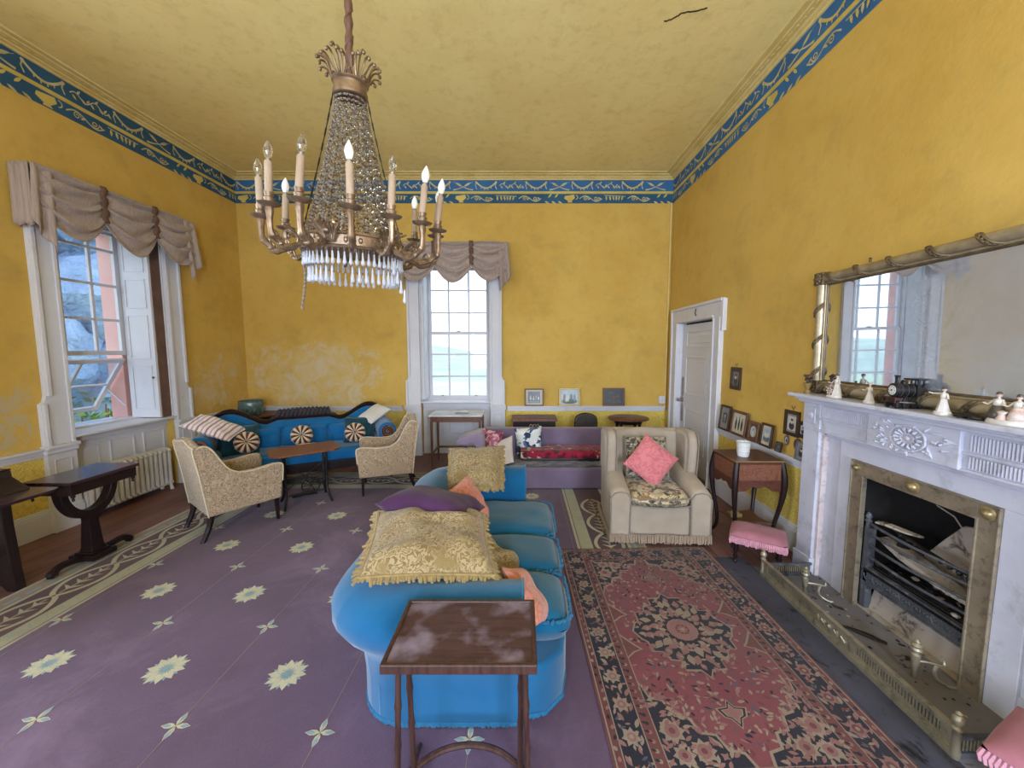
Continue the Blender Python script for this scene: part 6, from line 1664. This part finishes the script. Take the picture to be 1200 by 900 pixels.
# ============================================================ pictures
def picture(label, cat, w, h, loc, side, fw, frame, mount, art, lean=6, hook=False, shape='rect', group=None, glassm=None, roll=0):
    e = empty('picture', label, cat, group=group)
    if side == 'back': R_ = Matrix(((1, 0, 0), (0, 0, -1), (0, 1, 0)))
    else: R_ = Matrix(((0, 0, -1), (-1, 0, 0), (0, 1, 0)))
    e.matrix_world = Matrix.Translation(loc) @ R_.to_4x4() @ Matrix.Rotation(rad(-lean), 4, 'X') @ Matrix.Rotation(rad(roll), 4, 'Z')
    d = .018
    mb = MB()
    if shape == 'rect':
        for (x0, x1, y0, y1) in ((-w/2, w/2, 0, fw), (-w/2, w/2, h-fw, h), (-w/2, -w/2+fw, fw, h-fw), (w/2-fw, w/2, fw, h-fw)): mb.bx(x0, x1, y0, y1, 0, d, frame)
        o = mb.build('frame', e, 0, bevel=.003)
        mb = MB(); mb.bx(-w/2+fw*.5, w/2-fw*.5, fw*.5, h-fw*.5, .001, .008, mount)
    else:
        n = 28; P = lambda k, s, z: (w/2*s*cos(2*PI*k/n), h/2+h/2*s*sin(2*PI*k/n), z)
        s2 = 1-2*fw/w
        vs = []
        for s, z in ((1, 0), (1, d*.6), ((1+s2)/2, d), (s2, d*.7), (s2, 0)): vs += [P(k, s, z) for k in range(n)]
        mb.add(vs, [(i*n+k, i*n+(k+1) % n, (i+1)*n+(k+1) % n, (i+1)*n+k) for i in range(4) for k in range(n)], frame); mb.build('frame', e)
        mb = MB(); mb.prism([P(k, s2*1.02, 0)[:2] for k in range(n)], .001, .008, mount)
    mb.build('mount', e, 0)
    A = Art(); art(A, w, h)
    mb = MB(); mb.art(A, lambda x, y, l: (x, y, .0085+.0004*l)); mb.build('image', e, 0)
    if hook:
        mb = MB(); mb.tube([(0, h-.002, .006), (.0, h+.03, .006)], .003, 'frame_gold', 6)
        for s in (1, -1): mb.tube([(0, h+.012, .006), (s*.014, h+.028, .010), (s*.020, h+.038, .006), (s*.012, h+.044, .006)], .003, 'frame_gold', 5)
        mb.build('hanging_hook', e)
    return e
def photo(bgm, spots, inset=.2):
    def f(A, w, h):
        x0, x1, y0, y1 = -w/2+w*inset, w/2-w*inset, h*inset, h-h*inset
        A.rect(x0, x1, y0, y1, bgm, 1)
        for i, (u, v, rx, ry, m) in enumerate(spots):
            rx_, ry_ = rx*(x1-x0), ry*(y1-y0); cx_ = min(max(x0+u*(x1-x0), x0+rx_), x1-rx_); cy_ = min(max(y0+v*(y1-y0), y0+ry_), y1-ry_)
            A.disk(cx_, cy_, rx_, m, 2+i*.3, 12, ry_)
    return f
Z0 = DADO+.001; YP = YB-.052
bgs = [(.22, .40, .07, .14, 'photo_pale'), (.45, .36, .06, .13, 'photo_pale'), (.66, .40, .06, .15, 'photo_grey'), (.85, .42, .06, .16, 'photo_pale'), (.22, .60, .04, .06, 'mount_cream'), (.45, .55, .04, .06, 'mount_cream'), (.66, .60, .04, .06, 'mount_cream'), (.5, .12, .46, .07, 'photo_grey')]
picture('framed dark group photograph in a pale mount, leftmost on the back dado', 'picture', .30, .275, (.175, YP, Z0), 'back', .020, 'frame_brown', 'mount_cream', photo('photo_dark', bgs, .17))
picture('framed outdoor group photograph with pale sky, middle of the three on the back dado', 'picture', .335, .285, (.735, YP, Z0), 'back', .028, 'frame_gold', 'photo_sky', photo('photo_sky', [(.5, .2, .45, .18, 'photo_green'), (.2, .45, .07, .28, 'photo_dark'), (.4, .42, .07, .25, 'photo_pale'), (.6, .46, .07, .28, 'photo_dark'), (.8, .44, .07, .26, 'photo_grey'), (.3, .35, .05, .2, 'photo_pale')], .10))
picture('framed dark painting of a brown animal, rightmost on the back dado', 'picture', .345, .285, (1.435, YP, Z0), 'back', .032, 'frame_brown', 'photo_dark', photo('photo_dark', [(.5, .18, .45, .16, 'photo_green'), (.5, .48, .20, .12, 'frame_brown'), (.75, .58, .07, .12, 'frame_brown'), (.38, .28, .03, .2, 'frame_dark'), (.6, .28, .03, .2, 'frame_dark'), (.3, .8, .2, .1, 'photo_green')], .11))
XP = XR-.051
def RW(lb, yl, yr, z, h, fw, fr, mt, art, **k): return picture(lb, 'picture', abs(yl-yr), h, (k.pop('x', XP), (yl+yr)/2, z), 'right', fw, fr, mt, art, **k)
portrait = [(.5, .30, .32, .28, 'photo_dark'), (.5, .62, .15, .18, 'photo_pale'), (.5, .74, .16, .08, 'frame_dark')]
RW('narrow dark framed portrait on a grey mount, standing nearest the door on the right dado', 4.32, 4.12, Z0, .275, .022, 'frame_dark', 'mount_grey', photo('photo_dark', [(.5, .35, .3, .3, 'photo_grey'), (.5, .68, .18, .16, 'photo_pale')], .30))
RW('wide brown framed picture of three dark robed figures on the right dado', 4.075, 3.80, Z0, .255, .026, 'frame_brown', 'mount_cream', photo('mount_cream', [(.2, .40, .10, .36, 'photo_dark'), (.5, .44, .10, .40, 'photo_green'), (.8, .40, .10, .36, 'photo_dark'), (.2, .80, .05, .08, 'photo_grey'), (.5, .88, .05, .08, 'photo_grey'), (.8, .80, .05, .08, 'photo_grey')], .18))
RW('small brown frame with a pale oval miniature on the right dado', 3.765, 3.60, Z0, .195, .028, 'frame_brown', 'frame_brown', photo('frame_brown', [(.5, .5, .46, .47, 'mount_cream'), (.5, .5, .38, .40, 'photo_sky'), (.5, .42, .15, .22, 'photo_pale'), (.5, .66, .08, .10, 'photo_grey')], .20))
RW('dark edged frame with a pale sea picture, fourth on the right dado from the door', 3.56, 3.395, Z0, .215, .020, 'frame_dark', 'mount_cream', photo('photo_sky', [(.5, .25, .48, .22, 'photo_grey'), (.5, .55, .35, .22, 'photo_pale'), (.5, .72, .06, .06, 'photo_dark')], .20))
RW('tiny dark framed card leaning on the right dado below the hanging pictures', 3.335, 3.262, Z0, .088, .008, 'frame_dark', 'photo_grey', photo('photo_dark', [(.5, .5, .3, .35, 'photo_grey')], .2), lean=10)
RW('grey framed picture on the right dado half hidden by the chimneypiece', 3.09, 2.965, Z0, .15, .014, 'photo_grey', 'mount_grey', photo('photo_grey', portrait, .2))
RW('black framed small portrait hung alone high beside the door', 4.205, 4.01, 1.265, .24, .032, 'frame_dark', 'photo_dark', photo('photo_grey', portrait, .2), x=XR-.004, lean=1.5, hook=True)
RW('dark framed portrait hung by an ornate hook near the chimneypiece', 3.305, 3.125, .965, .215, .030, 'frame_dark', 'mount_grey', photo('photo_pale', portrait, .22), x=XR-.004, lean=1.5, hook=True)
RW('very small dark framed portrait hung lower right of the hooked picture', 3.13, 3.035, .975, .135, .018, 'frame_dark', 'photo_dark', photo('photo_pale', portrait, .24), x=XR-.004, lean=1.5)
RW('tiny pale oval miniature hung by a hook above the right dado', 3.29, 3.238, .872, .085, .007, 'pewter', 'photo_pale', photo('photo_pale', [(.5, .4, .3, .3, 'photo_dark'), (.5, .7, .15, .14, 'photo_grey')], .2), x=XR-.004, lean=2, hook=True, shape='oval')
RW('dark brown oval frame hung by a hook beside the tiny pale oval', 3.175, 3.095, .858, .10, .018, 'frame_brown', 'photo_dark', photo('photo_dark', [(.5, .35, .3, .3, 'photo_grey'), (.5, .65, .15, .18, 'photo_pale')], .26), x=XR-.004, lean=2, hook=True, shape='oval')

# ============================================================ curtain valances
def valance(label, mapf, W, flip=False):
    # mapf(u, out, z): u along the wall, out into the room, z below the top of the board
    e = empty('valance', label, 'curtain')
    D = .17; splits = [0, W*.345, W*.68, W]
    mb = MB(); vs = [mapf(u, o, z) for u, o, z in ((0, 0, 0), (W, 0, 0), (W, D, 0), (0, D, 0), (0, 0, -.03), (W, 0, -.03), (W, D, -.03), (0, D, -.03))]
    mb.add(vs, [(0, 1, 2, 3), (4, 5, 6, 7), (0, 1, 5, 4), (1, 2, 6, 5), (2, 3, 7, 6), (3, 0, 4, 7)], 'taupe_silk'); mb.build('pelmet_board', e, 0)
    for k in range(3):
        a, b = splits[k], splits[k+1]; mb = MB(); ph = k*1.7
        def fn(u, v, a=a, b=b, ph=ph):
            s = sin(PI*u); drop = .36+.22*s**.9
            z = -.0-v*drop-.02*s*sin(v*6.28*3.0+ph)
            # gathers: fold lines converge at the straps
            out = D+.03+.07*s*(v**.7)*(1.05-.5*v)+.034*(.22+.78*s)*sin((v**.85)*6.28*4.0+ph*.4+.5*sin(u*4+ph))+.008*sin(v*41+u*7)
            return mapf(a+(b-a)*u+.012*sin(v*9)*(1-s), out, z)
        mb.grid(fn, 30, 46, 'taupe_silk'); mb.build('swag', e, 80, solid=.006)
    for u in splits[1:3]:
        mb = MB(); mb.grid(lambda p, v: mapf(u-.03+.06*p, D+.045+.014*sin(PI*p)+.01*sin(v*20), .012-.34*v), 6, 12, 'strap_brown'); mb.build('strap', e, 70, solid=.01)
    for end, sg in ((0, 1), (W, -1)):
        mb = MB()
        def tail(p, v, end=end, sg=sg):
            L = .50+.22*p; wob = .020*sin(p*6.28*1.5)
            return mapf(end+sg*(-.012-.05*v+.15*p*(1+.1*v)), D+.04+wob*(.5+v)+.02*v, -.0-L*v)
        mb.grid(tail, 30, 16, 'taupe_silk'); mb.build('tail', e, 80, solid=.006)
        mb = MB(); mb.grid(lambda p, v: mapf(end-sg*(.012+.010*sin(p*22)*(.4+v)), D*(1-p)+.02, -.52*v-.02*sin(p*11)*v), 20, 10, 'taupe_silk'); mb.build('return', e, 80, solid=.006)
    mb = MB(); mb.tube([mapf(0, D+.03, -.005), mapf(W, D+.03, -.005)], .012, 'taupe_silk', 6); mb.build('heading', e)
valance('taupe silk swagged valance over the left window', lambda u, o, z: (XL+o, 3.415+u, 3.285+z), 1.60)
valance('taupe silk swagged valance over the back window, partly behind the chandelier', lambda u, o, z: (-1.90+u, YB-o, 3.285+z), 1.66)

# ============================================================ chandelier
def chandelier():
    e = empty('chandelier', 'gilt chandelier with twelve candle arms, bead curtain tent and hanging crystal drops', 'chandelier', (-.855, 2.0, 2.21))
    e.rotation_euler = (rad(4.6), rad(2.8), 0)
    G = 'gilt_chandelier'; R0 = .235
    # band
    mb = MB(); mb.lathe([(R0-.012, -.030), (R0+.002, -.034), (R0+.006, -.026), (R0, -.020), (R0, .022), (R0+.007, .027), (R0+.003, .036), (R0-.012, .032), (R0-.012, -.030)], (0, 0, 0), G, 56); b = mb.build('ring_band', e, 40)
    mb = MB()
    for k in range(24):
        a = 2*PI*k/24; mb.ball((R0*cos(a)*1.004, R0*sin(a)*1.004, .001), (.010, .010, .014), G, 8, 6)
    mb.build('rosettes', b)
    # crown
    mb = MB(); mb.lathe([(.070, .68), (.076, .685), (.078, .70), (.072, .715), (.074, .735), (.082, .742), (.080, .75), (.07, .745), (.066, .69), (.070, .68)], (0, 0, 0), G, 32); cr = mb.build('crown_band', e, 40)
    for k in range(6):
        a = 2*PI*k/6+.35; d = Vector((cos(a), sin(a), 0)); p = MB()
        base = d*.074+Vector((0, 0, .745))
        for j, sw in enumerate((-.5, -.25, 0, .25, .5)):
            t = Vector((-sin(a), cos(a), 0)); L = .105-.035*abs(sw)*2
            pts = [base+t*sw*.03, base+t*sw*.07+d*.012+Vector((0, 0, L*.5)), base+t*sw*.085+d*.03+Vector((0, 0, L*.85)), base+t*sw*.095+d*.050+Vector((0, 0, L*.93)), base+t*sw*.10+d*.058+Vector((0, 0, L*.80))]
            p.tube(catmull(pts, 4), [.0045]*12+[.005]*5, G, 6); p.ball(pts[-1], .009, G, 6, 4)
        p.build('palmette', cr)
    # covered chain to the ceiling
    mb = MB(); top = 2.10; N = 90
    pts = [(0, 0, .70+(top-.70)*k/N) for k in range(N+1)]
    mb.tube(pts, [.017+.003*sin(k*1.4) for k in range(N+1)], 'frame_brown', 10)
    mb.tube([(.016*cos(k*.5), .016*sin(k*.5), .72+(top-.72)*k/160) for k in range(161)], .005, 'frame_brown', 5)
    mb.lathe([(.06, top-.01), (.05, top-.03), (.02, top-.05), (.016, top-.08)], (0, 0, 0), G, 20); mb.build('chain_sleeve', e)
    # bead tent: strands from crown to band
    for k in range(64):
        a = 2*PI*k/64; m = MB(); n = 34
        sag = .022+.014*sin(k*2.3)
        for q in range(n):
            t = q/(n-1); rr = .066+(R0-.014-.066)*t**1.25; z = .69-.66*t-sag*sin(PI*t)
            s = .0062+.0034*t
            m.lathe([(0, -s), (s, 0), (0, s)], (rr*cos(a), rr*sin(a), z), ('crystal_bead', 'gilt_chandelier', 'bulb_glass', 'pewter')[(q*3+k*5) % 4 if t < .6 else (q+k*3) % 4], 5)
        m.build('bead_strand', e, 0)
    for k in range(4):
        a = rad((23, 203, 75, 150)[k]); m = MB(); pts = [(((.074+(R0-.074)*t**1.1)*cos(a)), ((.074+(R0-.074)*t**1.1)*sin(a)), .70-.68*t) for t in [q/20 for q in range(21)]]
        for q in range(20):
            m.tube([pts[q], pts[q+1]], .004 if q % 2 else .0025, 'iron_black', 5)
        m.build('support_chain', e)
    # inner beads
    m = MB(); r = random.Random(3)
    for k in range(260):
        a = r.uniform(0, 6.28); t = r.random(); rr = (.05+(R0-.08)*t)*r.random()**.5; m.lathe([(0, -.006), (.006, 0), (0, .006)], (rr*cos(a), rr*sin(a), .66-.62*t), 'crystal_bead', 5)
    o = m.build('inner_beads', e, 0); o['kind'] = 'stuff'
    m = MB()
    for k in range(6):
        for q in range(5): m.lathe([(0, -.02), (.012, 0), (0, .02)], (.05*cos(k*1.05+q), .05*sin(k*1.05+q), .56-.08*q), 'crystal_bead', 6)
    # crystal drops in two tiers
    def drop(m, x, y, z, L, w):
        a = math.atan2(y, x)
        m.lathe([(0, 0), (w*.35, -.006), (w*.55, -L*.5), (w, -L*.86), (w*.5, -L*.97), (0, -L)], (x, y, z), 'crystal_drop', 6); m.lathe([(0, .012), (.004, .006), (0, 0)], (x, y, z), 'crystal_bead', 5)
    for k in range(56):
        a = 2*PI*k/56; m = MB(); drop(m, (R0-.006)*cos(a), (R0-.006)*sin(a), -.046, .062, .0095); m.build('upper_drop', e, 0)
    for k in range(44):
        if k in (9, 21, 33, 34): continue
        a = 2*PI*(k+.5)/44; m = MB(); drop(m, (R0-.026)*cos(a), (R0-.026)*sin(a), -.112, .074, .010)
        m.tube([((R0-.026)*cos(a), (R0-.026)*sin(a), -.03), ((R0-.026)*cos(a), (R0-.026)*sin(a), -.10)], .0012, 'pewter', 4); m.build('lower_drop', e, 0)
    m = MB(); a0 = rad(-158)
    for c, rr in ((a0, R0), (a0+.16, R0)):
        for q in range(14): s = .0085; m.lathe([(0, -s*1.4), (s, 0), (0, s*1.4)], (rr*cos(c)+.012*sin(q*.3), rr*sin(c), -.05-.020*q), 'crystal_bead', 6)
    m.build('hanging_strand', e, 0, label='two loose strands of beads hanging at the left')
    m = MB(); a0 = rad(-18)
    for q in range(4): drop(m, (R0+.012*q)*cos(a0+.05*q), (R0+.01*q)*sin(a0+.05*q), -.06-.045*q, .07, .010)
    m.build('hanging_strand', e, 0, label='loose cluster of long drops hanging at the right')
    # acanthus clusters on the band
    for k in range(6):
        a = 2*PI*k/6-.55; d = Vector((cos(a), sin(a), 0)); t = Vector((-sin(a), cos(a), 0)); m = MB()
        for j in range(7):
            s = (j-3)/3; p = d*(R0+.004)+t*s*.02
            m.tube(catmull([p+Vector((0, 0, -.01)), p+d*.02+t*s*.02+Vector((0, 0, .035)), p+d*.045+t*s*.045+Vector((0, 0, .07-.02*abs(s))), p+d*.058+t*s*.055+Vector((0, 0, .058))], 4), [.007]*6+[.005]*7, G, 6)
        m.ball(d*(R0+.03)+Vector((0, 0, .03)), .016, G, 8, 6); m.build('acanthus_mount', e)
    # arms
    spec = [(292, .42, .095, 0, 0), (264, .40, .11, .13, .20), (314, .42, .085, .05, 0), (238, .39, .105, .05, .10), (206, .39, .09, .0, 0), (168, .40, .09, .06, .12), (337, .42, .095, .10, .14), (1, .42, .10, .11, .10), (30, .42, .11, .09, .10), (60, .41, .11, 0, .04), (88, .41, .11, 0, .02), (122, .41, .10, 0, 0)]
    white = {0, 5, 6, 7, 8, 9, 10, 11}
    for i, (deg, Rr, zc, lx, ly) in enumerate(spec):
        a = rad(deg); d = Vector((cos(a), sin(a), 0)); t = Vector((-sin(a), cos(a), 0))
        P = [d*(R0-.005)+Vector((0, 0, .0)), d*(R0+.05)+Vector((0, 0, -.035)), d*(R0+.11)+Vector((0, 0, -.055)), d*(Rr-.03)+Vector((0, 0, -.035)), d*Rr+Vector((0, 0, .0)), d*Rr+Vector((0, 0, zc))]
        if Rr-R0 < .1: P = P[:1]+P[2:]
        m = MB(); m.tube(catmull(P, 6), [.012 if q % 6 < 4 else .016 for q in range((len(P)-1)*6+1)], G, 8)
        for q in range(3):
            p = P[min(1+q, len(P)-2)]; m.tube(catmull([p, p+t*.012+Vector((0, 0, .028)), p+d*.02+Vector((0, 0, .045)), p+d*.035+Vector((0, 0, .032)), p+d*.028+Vector((0, 0, .022))], 3), .005, G, 5)
        arm = m.build('arm', e)
        o = d*Rr+Vector((0, 0, zc))
        m = MB(); m.lathe([(.008, -.03), (.014, -.02), (.008, -.01), (.040, .0), (.046, .008), (.040, .010), (.018, .012), (.022, .028), (.016, .032), (.020, .050), (.0, .052)], o, G, 18); m.build('drip_pan', arm)
        ax = Vector((lx*.9, 0, 1)).normalized()
        m = MB(); m.lathe([(.0, 0), (.0155, 0), (.0150, .120), (.012, .125), (0, .125)], o+Vector((0, 0, .045)), 'candle_sleeve', 14, axis=ax); m.build('candle_sleeve', arm)
        m = MB(); q = o+Vector((0, 0, .045))+ax*.125
        m.lathe([(.010, 0), (.010, .012)], q, 'pewter', 10, axis=ax)
        m.lathe([(.010, .010), (.0145, .022), (.0175, .038), (.0145, .055), (.0075, .070), (.002, .080), (0, .082)], q, 'bulb_white' if i in white else 'bulb_glass', 14, axis=ax, lobes=7, lamp=.03); m.build('bulb', arm)
chandelier()
